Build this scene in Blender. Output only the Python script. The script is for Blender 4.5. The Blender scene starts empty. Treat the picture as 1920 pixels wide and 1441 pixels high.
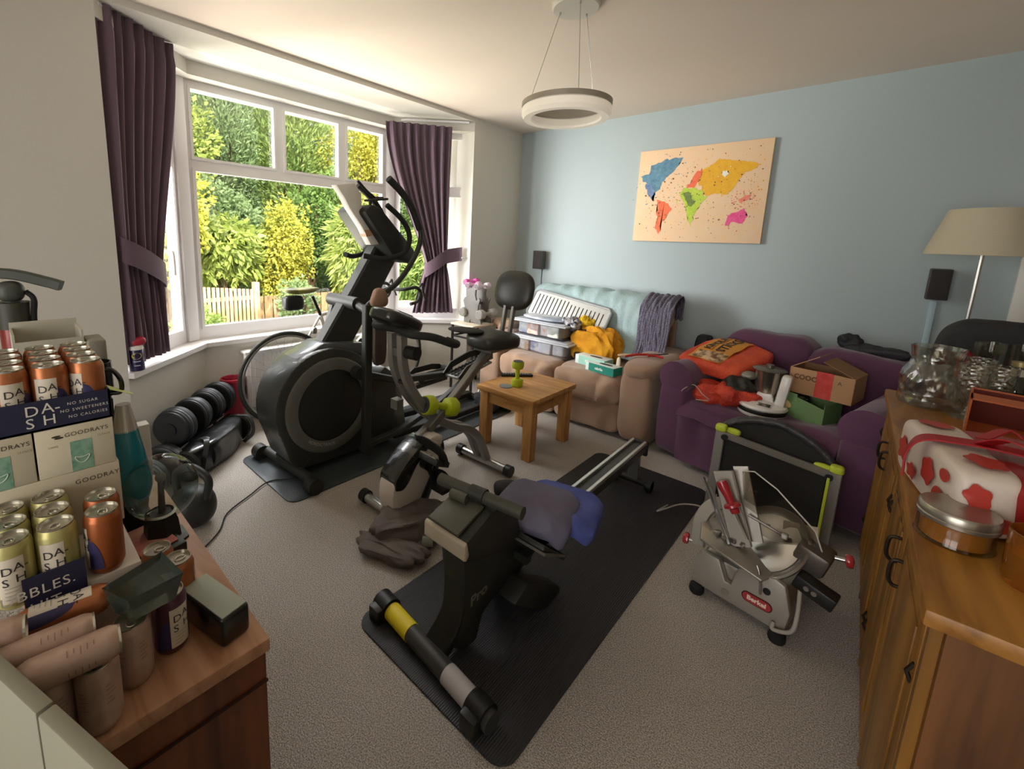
import bpy, bmesh, math, random
import numpy as np
from mathutils import Vector, Matrix, noise
from math import sin, cos, pi, radians as rad
S = bpy.context.scene
C = S.collection
random.seed(7)

# ------------------------------------------------------------------ camera
cd = bpy.data.cameras.new('camera'); cam = bpy.data.objects.new('camera', cd); C.objects.link(cam)
a, b, c = rad(-43.12), rad(9.71), rad(-1.96)
fwd = Vector((sin(a)*cos(b), cos(a)*cos(b), -sin(b))); right = Vector((cos(a), -sin(a), 0)); down = fwd.cross(right)
r2 = right*cos(c)+down*sin(c); d2 = -right*sin(c)+down*cos(c)
cam.matrix_world = Matrix(((r2.x, -d2.x, -fwd.x, 2.84), (r2.y, -d2.y, -fwd.y, -3.93), (r2.z, -d2.z, -fwd.z, 1.38), (0, 0, 0, 1)))
cd.sensor_fit = 'HORIZONTAL'; cd.sensor_width = 36; cd.lens = 833.9/1920*36
cd.shift_x = (960-856.4)/1920; cd.shift_y = -(720.5-593.6)/1920
cd.clip_start = .02; cd.clip_end = 200
S.camera = cam

# ------------------------------------------------------------------ sky, sun, added fill lamps, exposure
W = bpy.data.worlds.new('sky'); S.world = W; W.use_nodes = True
nt = W.node_tree; bg = nt.nodes['Background']
sky = nt.nodes.new('ShaderNodeTexSky'); sky.sky_type = 'HOSEK_WILKIE'; sky.turbidity = 3.5; sky.ground_albedo = .4
sky.sun_direction = Vector((.75, -.35, .62)).normalized()
mixw = nt.nodes.new('ShaderNodeMixRGB'); mixw.blend_type = 'MIX'; mixw.inputs[0].default_value = .72; mixw.inputs[2].default_value = (.86, .93, 1, 1)
nt.links.new(sky.outputs[0], mixw.inputs[1]); nt.links.new(mixw.outputs[0], bg.inputs[0]); bg.inputs[1].default_value = 1.35
def lamp(name, kind, loc, target, energy, color=(1, 1, 1), size=(1, 1), angle=None):
    l = bpy.data.lights.new(name, kind); l.energy = energy; l.color = color
    o = bpy.data.objects.new(name, l); C.objects.link(o); o.location = loc
    o.rotation_euler = (Vector(target)-Vector(loc)).to_track_quat('-Z', 'Y').to_euler()
    if kind == 'AREA': l.shape = 'RECTANGLE'; l.size, l.size_y = size
    if angle: l.angle = angle
    return o
lamp('sun', 'SUN', (8, -5, 9), (-4, 0, 0), 5.2, (1, .95, .86), angle=rad(2))
# added unseen area lamps: extra daylight fill through the bay and invented rear doors
lamp('fill_bay_side', 'AREA', (-1.9, -5.2, 1.7), (.8, -1.0, 1.2), 430, (1, .98, .95), (2.4, 2.4))
lamp('fill_bay_top', 'AREA', (-2.6, -2.2, 4.4), (1.2, -2.2, .3), 380, (.98, .98, 1), (3.4, 1.8))
lamp('fill_bay_far', 'AREA', (-1.9, 1.6, 1.8), (2.4, -3.4, 1.0), 55, (1, .98, .95), (2.0, 2.2))
lamp('fill_bay_ground', 'AREA', (-1.7, -2.1, .0), (1.0, -2.1, 2.3), 85, (1, .90, .80), (3.0, 1.0))  # added lamp hidden below the sill, imitates light bounced off the paving
lamp('fill_rear', 'AREA', (2.4, -6.6, 1.5), (1.6, -1.0, 1.6), 36, (1, .90, .80), (2.4, 2.0))  # added fill lamp behind the camera, outside the invented doors
S.view_settings.view_transform = 'Standard'; S.view_settings.look = 'None'; S.view_settings.gamma = 1
S.view_settings.use_curve_mapping = False; S.view_settings.exposure = 1.12
S.cycles.max_bounces = 9; S.cycles.diffuse_bounces = 5; S.cycles.glossy_bounces = 4; S.cycles.transmission_bounces = 9; S.cycles.transparent_max_bounces = 12
S.cycles.sample_clamp_indirect = 6; S.cycles.caustics_reflective = False; S.cycles.caustics_refractive = False
S.cycles.use_denoising = True

# ------------------------------------------------------------------ materials
def lin(h):
    if isinstance(h, str):
        h = [int(h[i:i+2], 16)/255 for i in (0, 2, 4)]
    return tuple(x/12.92 if x <= .04045 else ((x+.055)/1.055)**2.4 for x in h)
MC = {}
def mat(name, col='808080', rough=.6, metal=0, bump=None, var=None, trans=0, ior=1.45, sheen=0, coat=0, emit=None, alpha=1, stretch=None):
    """bump=(scale,strength), var=(scale, second colour, contrast)"""
    if name in MC: return MC[name]
    m = bpy.data.materials.new(name); m.use_nodes = True; n = m.node_tree.nodes; L = m.node_tree.links
    p = n['Principled BSDF']; I = p.inputs
    I['Base Color'].default_value = (*lin(col), 1); I['Roughness'].default_value = rough; I['Metallic'].default_value = metal
    I['Transmission Weight'].default_value = trans; I['IOR'].default_value = ior; I['Coat Weight'].default_value = coat
    I['Sheen Weight'].default_value = sheen; I['Alpha'].default_value = alpha
    tc = mp = None
    if bump or var:
        tc = n.new('ShaderNodeTexCoord'); mp = n.new('ShaderNodeMapping'); L.new(tc.outputs['Object'], mp.inputs[0])
        if stretch: mp.inputs['Scale'].default_value = stretch
    if var:
        t = n.new('ShaderNodeTexNoise'); t.inputs['Scale'].default_value = var[0]; t.inputs['Detail'].default_value = 5
        L.new(mp.outputs[0], t.inputs['Vector'])
        r = n.new('ShaderNodeValToRGB'); k = var[2] if len(var) > 2 else .2
        r.color_ramp.elements[0].position = .5-k; r.color_ramp.elements[1].position = .5+k
        r.color_ramp.elements[0].color = (*lin(col), 1); r.color_ramp.elements[1].color = (*lin(var[1]), 1)
        L.new(t.outputs[0], r.inputs[0]); L.new(r.outputs[0], I['Base Color'])
    if bump:
        t = n.new('ShaderNodeTexNoise'); t.inputs['Scale'].default_value = bump[0]; t.inputs['Detail'].default_value = 4
        L.new(mp.outputs[0], t.inputs['Vector'])
        bb = n.new('ShaderNodeBump'); bb.inputs['Strength'].default_value = bump[1]; bb.inputs['Distance'].default_value = .01
        L.new(t.outputs[0], bb.inputs['Height']); L.new(bb.outputs[0], I['Normal'])
    if emit: I['Emission Color'].default_value = (*lin(emit[0]), 1); I['Emission Strength'].default_value = emit[1]
    MC[name] = m
    return m
def wood(name, c1, c2, rough=.45, axis='X', scale=9, knots=.0):
    if name in MC: return MC[name]
    m = mat(name, c1, rough); n = m.node_tree.nodes; L = m.node_tree.links; p = n['Principled BSDF']
    tc = n.new('ShaderNodeTexCoord'); mp = n.new('ShaderNodeMapping'); L.new(tc.outputs['Object'], mp.inputs[0])
    s = {'X': (.7, 6, 6), 'Y': (6, .7, 6), 'Z': (6, 6, .7)}[axis]; mp.inputs['Scale'].default_value = s
    t = n.new('ShaderNodeTexNoise'); t.inputs['Scale'].default_value = scale*.35; t.inputs['Detail'].default_value = 8; t.inputs['Distortion'].default_value = 1.2
    L.new(mp.outputs[0], t.inputs['Vector'])
    r = n.new('ShaderNodeValToRGB'); e = r.color_ramp.elements
    e[0].position = .34; e[1].position = .66; e[0].color = (*lin(c2), 1); e[1].color = (*lin(c1), 1)
    x = e.new(.5); x.color = (*[(u*.6+v*.4) for u, v in zip(lin(c1), lin(c2))], 1)
    L.new(t.outputs[0], r.inputs[0]); L.new(r.outputs[0], p.inputs['Base Color'])
    bb = n.new('ShaderNodeBump'); bb.inputs['Strength'].default_value = .12; bb.inputs['Distance'].default_value = .004
    L.new(t.outputs[0], bb.inputs['Height']); L.new(bb.outputs[0], p.inputs['Normal'])
    return m
def ridged(name, col, freq, axis, strength=.6, rough=.6, dist=.004):
    """fine parallel ribs"""
    if name in MC: return MC[name]
    m = mat(name, col, rough); n = m.node_tree.nodes; L = m.node_tree.links; p = n['Principled BSDF']
    tc = n.new('ShaderNodeTexCoord'); w = n.new('ShaderNodeTexWave'); w.bands_direction = axis; w.inputs['Scale'].default_value = freq
    L.new(tc.outputs['Object'], w.inputs['Vector']); bb = n.new('ShaderNodeBump'); bb.inputs['Strength'].default_value = strength; bb.inputs['Distance'].default_value = dist
    L.new(w.outputs[0], bb.inputs['Height']); L.new(bb.outputs[0], p.inputs['Normal'])
    return m
def glass(name='clear_glass', col='FFFFFF', rough=.0, tint=.92, refl=.05, edge=.6, power=4, bump=None):
    """thin clear sheet: lets light through, reflects more towards its edges"""
    if name in MC: return MC[name]
    m = bpy.data.materials.new(name); m.use_nodes = True; n = m.node_tree.nodes; L = m.node_tree.links; n.remove(n['Principled BSDF'])
    o = n['Material Output']; t = n.new('ShaderNodeBsdfTransparent'); g = n.new('ShaderNodeBsdfGlossy'); mx = n.new('ShaderNodeMixShader'); f = n.new('ShaderNodeLayerWeight')
    t.inputs[0].default_value = (*[x*tint for x in lin(col)], 1); g.inputs['Roughness'].default_value = rough; f.inputs[0].default_value = .5
    p = n.new('ShaderNodeMath'); p.operation = 'POWER'; p.inputs[1].default_value = power; q = n.new('ShaderNodeMath'); q.operation = 'MULTIPLY_ADD'; q.inputs[1].default_value = edge; q.inputs[2].default_value = refl
    L.new(f.outputs['Facing'], p.inputs[0]); L.new(p.outputs[0], q.inputs[0]); L.new(q.outputs[0], mx.inputs[0])
    L.new(t.outputs[0], mx.inputs[1]); L.new(g.outputs[0], mx.inputs[2]); L.new(mx.outputs[0], o.inputs[0])
    if bump:
        tc = n.new('ShaderNodeTexCoord'); z = n.new('ShaderNodeTexVoronoi'); z.inputs['Scale'].default_value = bump[0]; L.new(tc.outputs['Object'], z.inputs['Vector'])
        bb = n.new('ShaderNodeBump'); bb.inputs['Strength'].default_value = bump[1]; bb.inputs['Distance'].default_value = .01; L.new(z.outputs[0], bb.inputs['Height'])
        L.new(bb.outputs[0], g.inputs['Normal']); L.new(bb.outputs[0], f.inputs['Normal'])
    MC[name] = m
    return m
white = mat('white_paint', 'E9E7E0', .6, bump=(60, .03))
upvc = mat('white_frame', 'E4E2E2', .3)
black = mat('black_plastic', '1B1C1A', .42, bump=(300, .05))
satin = mat('dark_grey_satin', '34352F', .45)
rubber = mat('black_rubber', '131313', .8)
steel = mat('brushed_steel', 'B9B9B6', .28, 1)
chrome = mat('chrome', 'DADADA', .12, 1)
gunmetal = mat('grey_metal_paint', '77756F', .38, .5)

# ------------------------------------------------------------------ objects and shapes
ORG = {}
def _tag(o, label=None, cat=None, group=None, kind=None):
    if label: o['label'] = label
    if cat: o['category'] = cat
    if group: o['group'] = group
    if kind: o['kind'] = kind
    return o
def thing(name, label, cat, loc=(0, 0, 0), group=None):
    o = bpy.data.objects.new(name, None); C.objects.link(o); o.location = loc; o.empty_display_size = .05
    ORG[o.name] = Vector(loc)
    return _tag(o, label, cat, group)
class MB:
    """collects shapes; build() links them as one mesh object, vertices given in world metres"""
    def __init__(s): s.v = []; s.f = []
    def add(s, V, F):
        n = len(s.v); s.v += [Vector(v) for v in V]; s.f += [tuple(i+n for i in f) for f in F]; return s
    def bmadd(s, bm, M=None):
        bm.verts.ensure_lookup_table(); bm.verts.index_update()
        s.add([(M @ v.co if M else v.co.copy()) for v in bm.verts], [[v.index for v in f.verts] for f in bm.faces]); bm.free(); return s
    def box(s, c, d, rot=None, bev=0, seg=2):
        bm = bmesh.new(); bmesh.ops.create_cube(bm, size=1)
        bmesh.ops.scale(bm, vec=d, verts=bm.verts)
        if bev: bmesh.ops.bevel(bm, geom=bm.edges[:], offset=min(bev, .49*min(d)), segments=seg, profile=.5, affect='EDGES')
        M = Matrix.Translation(c)
        if rot is not None: M = M @ (rot if isinstance(rot, Matrix) else Matrix.Rotation(rot, 4, 'Z'))
        return s.bmadd(bm, M)
    def bb(s, lo, hi, bev=0, seg=2):
        return s.box([(p+q)/2 for p, q in zip(lo, hi)], [q-p for p, q in zip(lo, hi)], None, bev, seg)
    def cyl(s, p0, p1, r0, r1=None, n=20, cap=True):
        p0, p1 = Vector(p0), Vector(p1); r1 = r0 if r1 is None else r1; q = (p1-p0).to_track_quat('Z', 'Y').to_matrix()
        V = []; F = []
        for p, r in ((p0, r0), (p1, r1)):
            V += [p+q @ Vector((r*cos(2*pi*i/n), r*sin(2*pi*i/n), 0)) for i in range(n)]
        F = [(i, (i+1) % n, n+(i+1) % n, n+i) for i in range(n)]
        if cap: F += [tuple(range(n-1, -1, -1)), tuple(range(n, 2*n))]
        return s.add(V, F)
    def tube(s, pts, r, n=12, closed=False, flat=None, up=None):
        """round (or flat=(w,h) rectangular) tube along pts"""
        P = [Vector(p) for p in pts]; m = len(P); R = r if isinstance(r, (list, tuple)) else [r]*m
        V = []; F = []; prev = None
        for i, p in enumerate(P):
            if closed: t = P[(i+1) % m]-P[i-1]
            else: t = P[min(i+1, m-1)]-P[max(i-1, 0)]
            t.normalize()
            if prev is None:
                u = Vector(up) if up else (Vector((0, 0, 1)) if abs(t.z) < .9 else Vector((1, 0, 0)))
            else: u = prev
            u = (u-t*u.dot(t)).normalized(); prev = u; w = t.cross(u)
            if flat:
                hw, hh = flat[0]/2, flat[1]/2; k = min(hw, hh)*.25
                ring = [(hw, hh-k), (hw-k, hh), (-hw+k, hh), (-hw, hh-k), (-hw, -hh+k), (-hw+k, -hh), (hw-k, -hh), (hw, -hh+k)]
                V += [p+w*x+u*y for x, y in ring]; n = 8
            else: V += [p+(u*cos(2*pi*j/n)+w*sin(2*pi*j/n))*R[i] for j in range(n)]
        for i in range(m if closed else m-1):
            A = i*n; B = ((i+1) % m)*n
            F += [(A+j, A+(j+1) % n, B+(j+1) % n, B+j) for j in range(n)]
        if not closed: F += [tuple(range(n-1, -1, -1)), tuple(range((m-1)*n, m*n))]
        return s.add(V, F)
    def lathe(s, prof, o=(0, 0, 0), axis=(0, 0, 1), n=32, close=True):
        q = Vector(axis).to_track_quat('Z', 'Y').to_matrix(); o = Vector(o); V = []; F = []; m = len(prof)
        for r, z in prof: V += [o+q @ Vector((max(r, 1e-5)*cos(2*pi*i/n), max(r, 1e-5)*sin(2*pi*i/n), z)) for i in range(n)]
        for k in range(m-1): F += [(k*n+i, k*n+(i+1) % n, (k+1)*n+(i+1) % n, (k+1)*n+i) for i in range(n)]
        if close: F += [tuple(range(n-1, -1, -1)), tuple(range((m-1)*n, m*n))]
        return s.add(V, F)
    def prism(s, poly, d0, d1, axis='x', bev=0):
        """polygon in the plane normal to axis, from d0 to d1 along it"""
        f = {'x': lambda u, v, d: (d, u, v), 'y': lambda u, v, d: (u, d, v), 'z': lambda u, v, d: (u, v, d)}[axis]
        bm = bmesh.new(); A = [bm.verts.new(f(u, v, d0)) for u, v in poly]; B = [bm.verts.new(f(u, v, d1)) for u, v in poly]; n = len(poly)
        bm.faces.new(A[::-1]); bm.faces.new(B)
        for i in range(n): bm.faces.new((A[i], A[(i+1) % n], B[(i+1) % n], B[i]))
        bmesh.ops.recalc_face_normals(bm, faces=bm.faces[:])
        if bev: bmesh.ops.bevel(bm, geom=bm.edges[:], offset=bev, segments=2, profile=.5, affect='EDGES')
        return s.bmadd(bm)
    def pad(s, c, d, e=.35, e2=None, nz=0, ns=6, rot=None, n=(28, 40), seed=0, fn=None):
        """soft rounded lump: superellipsoid of size d; e small = boxy"""
        e2 = e if e2 is None else e2; V = []; F = []; A, B = n; c = Vector(c); M = rot if rot is not None else Matrix.Identity(4)
        if not isinstance(M, Matrix): M = Matrix.Rotation(M, 4, 'Z')
        pw = lambda x, k: math.copysign(abs(x)**k, x)
        for i in range(A+1):
            t = -pi/2+pi*i/A
            for j in range(B):
                u = 2*pi*j/B
                p = Vector((pw(cos(t), e)*pw(cos(u), e2)*d[0]/2, pw(cos(t), e)*pw(sin(u), e2)*d[1]/2, pw(sin(t), e)*d[2]/2))
                if fn: p = fn(p)
                if nz:
                    q = p*ns+Vector((seed*3.1, seed*1.7, seed)); p = p+p.normalized()*nz*(noise.noise(q)+.5*noise.noise(q*2.3))
                V.append(c+M @ p)
        for i in range(A):
            F += [(i*B+j, i*B+(j+1) % B, (i+1)*B+(j+1) % B, (i+1)*B+j) for j in range(B)]
        return s.add(V, F)
    def grid(s, fn, nu, nv, th=0):
        V = [Vector(fn(i/nu, j/nv)) for i in range(nu+1) for j in range(nv+1)]; k = nv+1
        F = [(i*k+j, (i+1)*k+j, (i+1)*k+j+1, i*k+j+1) for i in range(nu) for j in range(nv)]
        if th:
            N = [Vector() for _ in V]
            for f in F:
                nn = (V[f[1]]-V[f[0]]).cross(V[f[3]]-V[f[0]])
                for x in f: N[x] += nn
            m = len(V); V2 = [v-nn.normalized()*th if nn.length else v for v, nn in zip(V, N)]
            F2 = [tuple(x+m for x in f[::-1]) for f in F]
            b = [i*k for i in range(nu+1)]+[nu*k+j for j in range(1, nv+1)]+[i*k+nv for i in range(nu-1, -1, -1)]+[j for j in range(nv-1, 0, -1)]
            F3 = [(b[(i+1) % len(b)], b[i], b[i]+m, b[(i+1) % len(b)]+m) for i in range(len(b))]
            return s.add(V+V2, F+F2+F3)
        return s.add(V, F)
    def xf(s, M): s.v = [M @ v for v in s.v]; return s
    def build(s, name, m, parent=None, label=None, cat=None, group=None, kind=None, angle=38, org=None, fix=True):
        if parent is not None: o3 = ORG[parent.name]
        elif org is not None: o3 = Vector(org)
        else:
            xs = [v.x for v in s.v]; ys = [v.y for v in s.v]; o3 = Vector(((min(xs)+max(xs))/2, (min(ys)+max(ys))/2, min(v.z for v in s.v)))
            if kind == 'structure': o3 = Vector((0, 0, 0))
        me = bpy.data.meshes.new(name); me.from_pydata([v-o3 for v in s.v], [], s.f)
        if fix:
            bm = bmesh.new(); bm.from_mesh(me); bmesh.ops.recalc_face_normals(bm, faces=bm.faces[:]); bm.to_mesh(me); bm.free()
        me.polygons.foreach_set('use_smooth', [True]*len(me.polygons)); me.set_sharp_from_angle(angle=rad(angle))
        me.materials.append(m); o = bpy.data.objects.new(name, me); C.objects.link(o)
        if parent is not None: o.parent = parent; ORG[o.name] = o3
        else: o.location = o3; ORG[o.name] = o3
        return _tag(o, label, cat, group, kind)
def dup(root, loc=None, rot=None, label=None, group=None):
    r = root.copy(); C.objects.link(r)
    if loc is not None: r.location = loc
    if rot is not None: r.rotation_euler = rot
    if label: r['label'] = label
    if group: r['group'] = group
    for ch in [o for o in bpy.data.objects if o.parent == root]:
        k = ch.copy(); C.objects.link(k); k.parent = r
        for g in [o for o in bpy.data.objects if o.parent == ch]:
            h = g.copy(); C.objects.link(h); h.parent = k
    return r
_txt = {}
def text2d(s, size=1, space=1.0, bold=0):
    """outline of a line (or lines) of text as flat verts, faces; x from 0, baseline 0"""
    key = (s, size, space, bold)
    if key not in _txt:
        cu = bpy.data.curves.new('t', 'FONT'); cu.body = s; cu.size = size; cu.space_character = space; cu.offset = bold; cu.resolution_u = 3
        o = bpy.data.objects.new('t', cu); C.objects.link(o)
        dg = bpy.context.evaluated_depsgraph_get(); me = bpy.data.meshes.new_from_object(o.evaluated_get(dg))
        _txt[key] = ([tuple(v.co) for v in me.vertices], [tuple(p.vertices) for p in me.polygons])
        bpy.data.objects.remove(o); bpy.data.curves.remove(cu); bpy.data.meshes.remove(me)
    return _txt[key]
def letters(s, size, fn, space=1.0, bold=0, mb=None, centre=False):
    V, F = text2d(s, size, space, bold); mb = mb or MB(); off = (max(v[0] for v in V)+min(v[0] for v in V))/2 if centre else 0
    return mb.add([fn(v[0]-off, v[1]) for v in V], F)
def plane_fn(o, u, v, lift=0):
    o, u, v = Vector(o), Vector(u).normalized(), Vector(v).normalized(); n = u.cross(v)*lift
    return lambda x, y: o+u*x+v*y+n
def arc(c, r, a0, a1, n, plane='yz', d=0):
    out = []
    for i in range(n+1):
        t = rad(a0+(a1-a0)*i/n); p, q = c[0]+r*cos(t), c[1]+r*sin(t)
        out.append({'yz': (d, p, q), 'xz': (p, d, q), 'xy': (p, q, d)}[plane])
    return out
def smooth(pts, n=6):
    P = [Vector(p) for p in pts]; P = [P[0]*2-P[1]]+P+[P[-1]*2-P[-2]]; out = []
    for i in range(1, len(P)-2):
        for k in range(n):
            t = k/n; p0, p1, p2, p3 = P[i-1:i+3]
            out.append(.5*((2*p1)+(-p0+p2)*t+(2*p0-5*p1+4*p2-p3)*t*t+(-p0+3*p1-3*p2+p3)*t**3))
    return out+[P[-2]]

# ------------------------------------------------------------------ the room
XR, YR, H, SILL = 4.3, -5.6, 2.48, .62
ST = dict(kind='structure')
carpet = mat('carpet', '958D83', .95, bump=(230, 1.0), var=(260, 'D9D2C8', .10))
wall_m = mat('wall_paint', 'CFCCC2', .75, bump=(45, .03)); blue_m = mat('blue_wall_paint', 'AAB7BA', .75, bump=(45, .03)); ceil_m = mat('ceiling_paint', 'E9DCCF', .8)
MB().bb((-.7, YR, -.12), (XR, 0, 0)).build('floor', carpet, **ST)
MB().bb((-1.0, YR-.3, H), (XR+.3, .3, H+.2)).build('ceiling', ceil_m, **ST)
MB().bb((-.3, 0, 0), (XR+.3, .3, H)).build('wall_back', blue_m, **ST)
MB().bb((XR, YR, 0), (XR+.2, 0, H)).build('wall_right', wall_m, **ST)
r = MB(); r.bb((-.3, YR-.2, 0), (1.3, YR, H)); r.bb((3.5, YR-.2, 0), (XR, YR, H)); r.bb((1.3, YR-.2, 2.1), (3.5, YR, H)); r.build('wall_rear', wall_m, **ST)  # opening added behind the camera so fill light can enter
# window wall: solid to the left of the bay, pier to its right, lintel above
w = MB(); w.bb((-.3, YR, 0), (0, -3.455, H)); w.bb((-.3, -.742, 0), (0, 0, H)); w.bb((-.3, -3.455, 2.445), (0, -.742, H)); w.build('wall_left', wall_m, **ST)
# bay in plan (inner wall face)
BL = [(0, -3.455), (-.50, -2.93), (-.50, -1.27), (0, -.742)]
def offs(poly, d):  # shift the plan outwards (towards -x)
    out = []
    for i, p in enumerate(poly):
        a = Vector(poly[max(i-1, 0)]); b = Vector(p); c = Vector(poly[min(i+1, len(poly)-1)])
        n1 = (b-a); n2 = (c-b)
        if i == 0: n1 = n2
        if i == len(poly)-1: n2 = n1
        n1 = Vector((-n1.y, n1.x)).normalized(); n2 = Vector((-n2.y, n2.x)).normalized(); m = (n1+n2)/(1+n1.dot(n2))
        out.append((b.x+m.x*d, b.y+m.y*d))
    return out
def band(poly_in, d0, d1, z0, z1, mb=None):
    A, B = offs(poly_in, d0), offs(poly_in, d1); mb = mb or MB()
    for i in range(len(A)-1): mb.prism([A[i], A[i+1], B[i+1], B[i]], z0, z1, 'z')
    return mb
band(BL, 0, .28, -.1, SILL-.03).build('wall_bay', wall_m, **ST)
band(BL, -.03, .16, SILL-.03, SILL).build('window_sill', upvc, **ST)
band(BL, 0, .02, 0, .1).xf(Matrix.Translation((.02, 0, 0))).build('baseboard_bay', white, **ST)
MB().bb((0, YR, 0), (.015, -3.455, .1)).bb((0, -.74, 0), (.015, -.0, .1)).build('baseboard_left', white, **ST)
MB().bb((0, -.015, 0), (3.38, 0, .1)).build('baseboard_back', white, **ST)
hd = band(BL, .0, .40, 2.36, 2.47); hd.build('trim_1', wall_m, **ST)
hp = MB(); A = offs(BL, .4); hp.prism([(-.03, -3.7), A[1], A[2], (-.03, -.5)], 2.447, 2.6, 'z'); hp.build('ceiling_bay', white, **ST)
# windows: three frames standing on the sill, 12 cm out
FR = offs(BL, .115)
def frame_window(name, a, b, hinge, opening):
    a = Vector((*a, 0)); b = Vector((*b, 0)); u = (b-a); Lw = u.length; u.normalize(); nrm = Vector((u.y, -u.x, 0))
    z0, z1, zt = SILL, 2.40, 1.83
    def P(s, z, d=0): return a+u*s+Vector((0, 0, z))-nrm*d
    def bar(mb, s0, s1, za, zb, d0, d1):
        V = [P(s, z, d) for d in (d0, d1) for s, z in ((s0, za), (s1, za), (s1, zb), (s0, zb))]
        mb.add(V, [(0, 1, 2, 3), (7, 6, 5, 4), (0, 4, 5, 1), (1, 5, 6, 2), (2, 6, 7, 3), (3, 7, 4, 0)])
    m = MB(); f = .075
    bar(m, 0, Lw, z0, z0+f, 0, .07); bar(m, 0, Lw, z1-f, z1, 0, .07); bar(m, 0, f, z0+f, z1-f, 0, .07); bar(m, Lw-f, Lw, z0+f, z1-f, 0, .07)
    bar(m, f, Lw-f, zt-.028, zt+.028, 0, .07)
    cuts = [f]
    if hinge: 
        for q in hinge: bar(m, Lw*q-.028, Lw*q+.028, zt+.028, z1-f, 0, .07)
    root = m.build(name, upvc, **ST)
    g = MB(); cuts = [0]+[Lw*q for q in (hinge or [])]+[Lw]
    for i in range(len(cuts)-1):
        s0 = cuts[i]+(.028 if i else f); s1 = cuts[i+1]-(.028 if i < len(cuts)-2 else f); q = MB()
        for (x0, x1, y0, y1) in ((s0, s1, zt+.028, zt+.046), (s0, s1, z1-f-.018, z1-f), (s0, s0+.018, zt+.046, z1-f-.018), (s1-.018, s1, zt+.046, z1-f-.018)): bar(q, x0, x1, y0, y1, -.008, .03)
        q.build('window_bead', upvc, root)
        p = MB(); bar(p, s0+.01, s1-.01, zt+.036, z1-f-.008, .036, .042); p.build('window_pane', glass('window_glass', 'FFFFFF', 0, .95), root)
    q = MB()
    for (x0, x1, y0, y1) in ((f, Lw-f, z0+f, z0+f+.02), (f, Lw-f, zt-.046, zt-.028), (f, f+.02, z0+f+.02, zt-.046), (Lw-f-.02, Lw-f, z0+f+.02, zt-.046)): bar(q, x0, x1, y0, y1, -.008, .03)
    q.build('window_bead', upvc, root)
    p = MB(); bar(p, f+.01, Lw-f-.01, z0+f+.01, zt-.038, .036, .042); p.build('window_pane', MC['window_glass'], root)
    if opening:
        s = opening; h = MB(); p0 = P(s, 1.22, -.012); h.tube(smooth([P(s, 1.25, -.01), P(s, 1.25, -.05), P(s+.005, 1.2, -.055), P(s+.012, 1.1, -.05)], 4), .01); h.build('window_handle', upvc, root)
    return root
frame_window('window_1', FR[1], FR[2], [.395, .71], None)
frame_window('window_2', FR[0], FR[1], None, .55)
frame_window('window_3', FR[2], FR[3], None, None)
MB().box((FR[1][0]-.005, FR[1][1], (SILL+2.4)/2), (.085, .085, 2.4-SILL), rad(22), .01).build('trim_2', upvc, **ST)
MB().box((FR[2][0]-.005, FR[2][1], (SILL+2.4)/2), (.085, .085, 2.4-SILL), rad(-22), .01).build('trim_3', upvc, **ST)
# door to the right on the blue wall
d = MB(); d.bb((3.40, -.03, 0), (3.47, 0, 2.06), .006); d.bb((4.20, -.03, 0), (4.27, 0, 2.06), .006); d.bb((3.47, -.03, 1.99), (4.20, 0, 2.06), .006)
dr = MB().bb((3.47, -.018, .01), (4.20, 0, 1.99)).build('door_1', white, **ST); d.build('door_frame', white, dr)
MB().tube([(3.55, -.02, 1.0), (3.55, -.06, 1.0), (3.66, -.06, 1.0)], .009).build('door_handle', steel, dr)
dr = MB().bb((1.3, YR-.12, .0), (1.37, YR-.06, 2.1)).bb((3.43, YR-.12, 0), (3.5, YR-.06, 2.1)).bb((2.36, YR-.12, 0), (2.44, YR-.06, 2.1)).bb((1.3, YR-.12, 2.03), (3.5, YR-.06, 2.1)).build('added_door_2', upvc, **ST)  # unseen glazed doors, invented as a way in for the fill light
MB().bb((1.37, YR-.09, 0), (3.43, YR-.084, 2.03)).build('door_pane', MC['window_glass'], dr)
# ------------------------------------------------------------------ garden
GZ = -.45
grass = mat('lawn', '6F7F3A', .9, var=(3, '8E9A50', .3), bump=(30, .5))
MB().bb((-16, -14, GZ-.2), (-1.0, 14, GZ)).build('ground', grass, kind='structure')
MB().bb((-2.0, -8, GZ), (-.9, 4, GZ+.02)).build('path', mat('paving', '9A9186', .9, var=(6, '7F776D')), kind='structure')
def leafmat(name, c1, c2, tr=.35):
    m = mat(name, c1, .55, var=(1.7, c2, .25)); I = m.node_tree.nodes['Principled BSDF'].inputs
    n = m.node_tree.nodes; L = m.node_tree.links; o = n['Material Output']; p = n['Principled BSDF']
    t = n.new('ShaderNodeBsdfTranslucent'); mx = n.new('ShaderNodeMixShader'); mx.inputs[0].default_value = tr
    src = p.inputs['Base Color'].links[0].from_socket; L.new(src, t.inputs[0]); L.new(p.outputs[0], mx.inputs[1]); L.new(t.outputs[0], mx.inputs[2]); L.new(mx.outputs[0], o.inputs[0])
    return m
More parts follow.
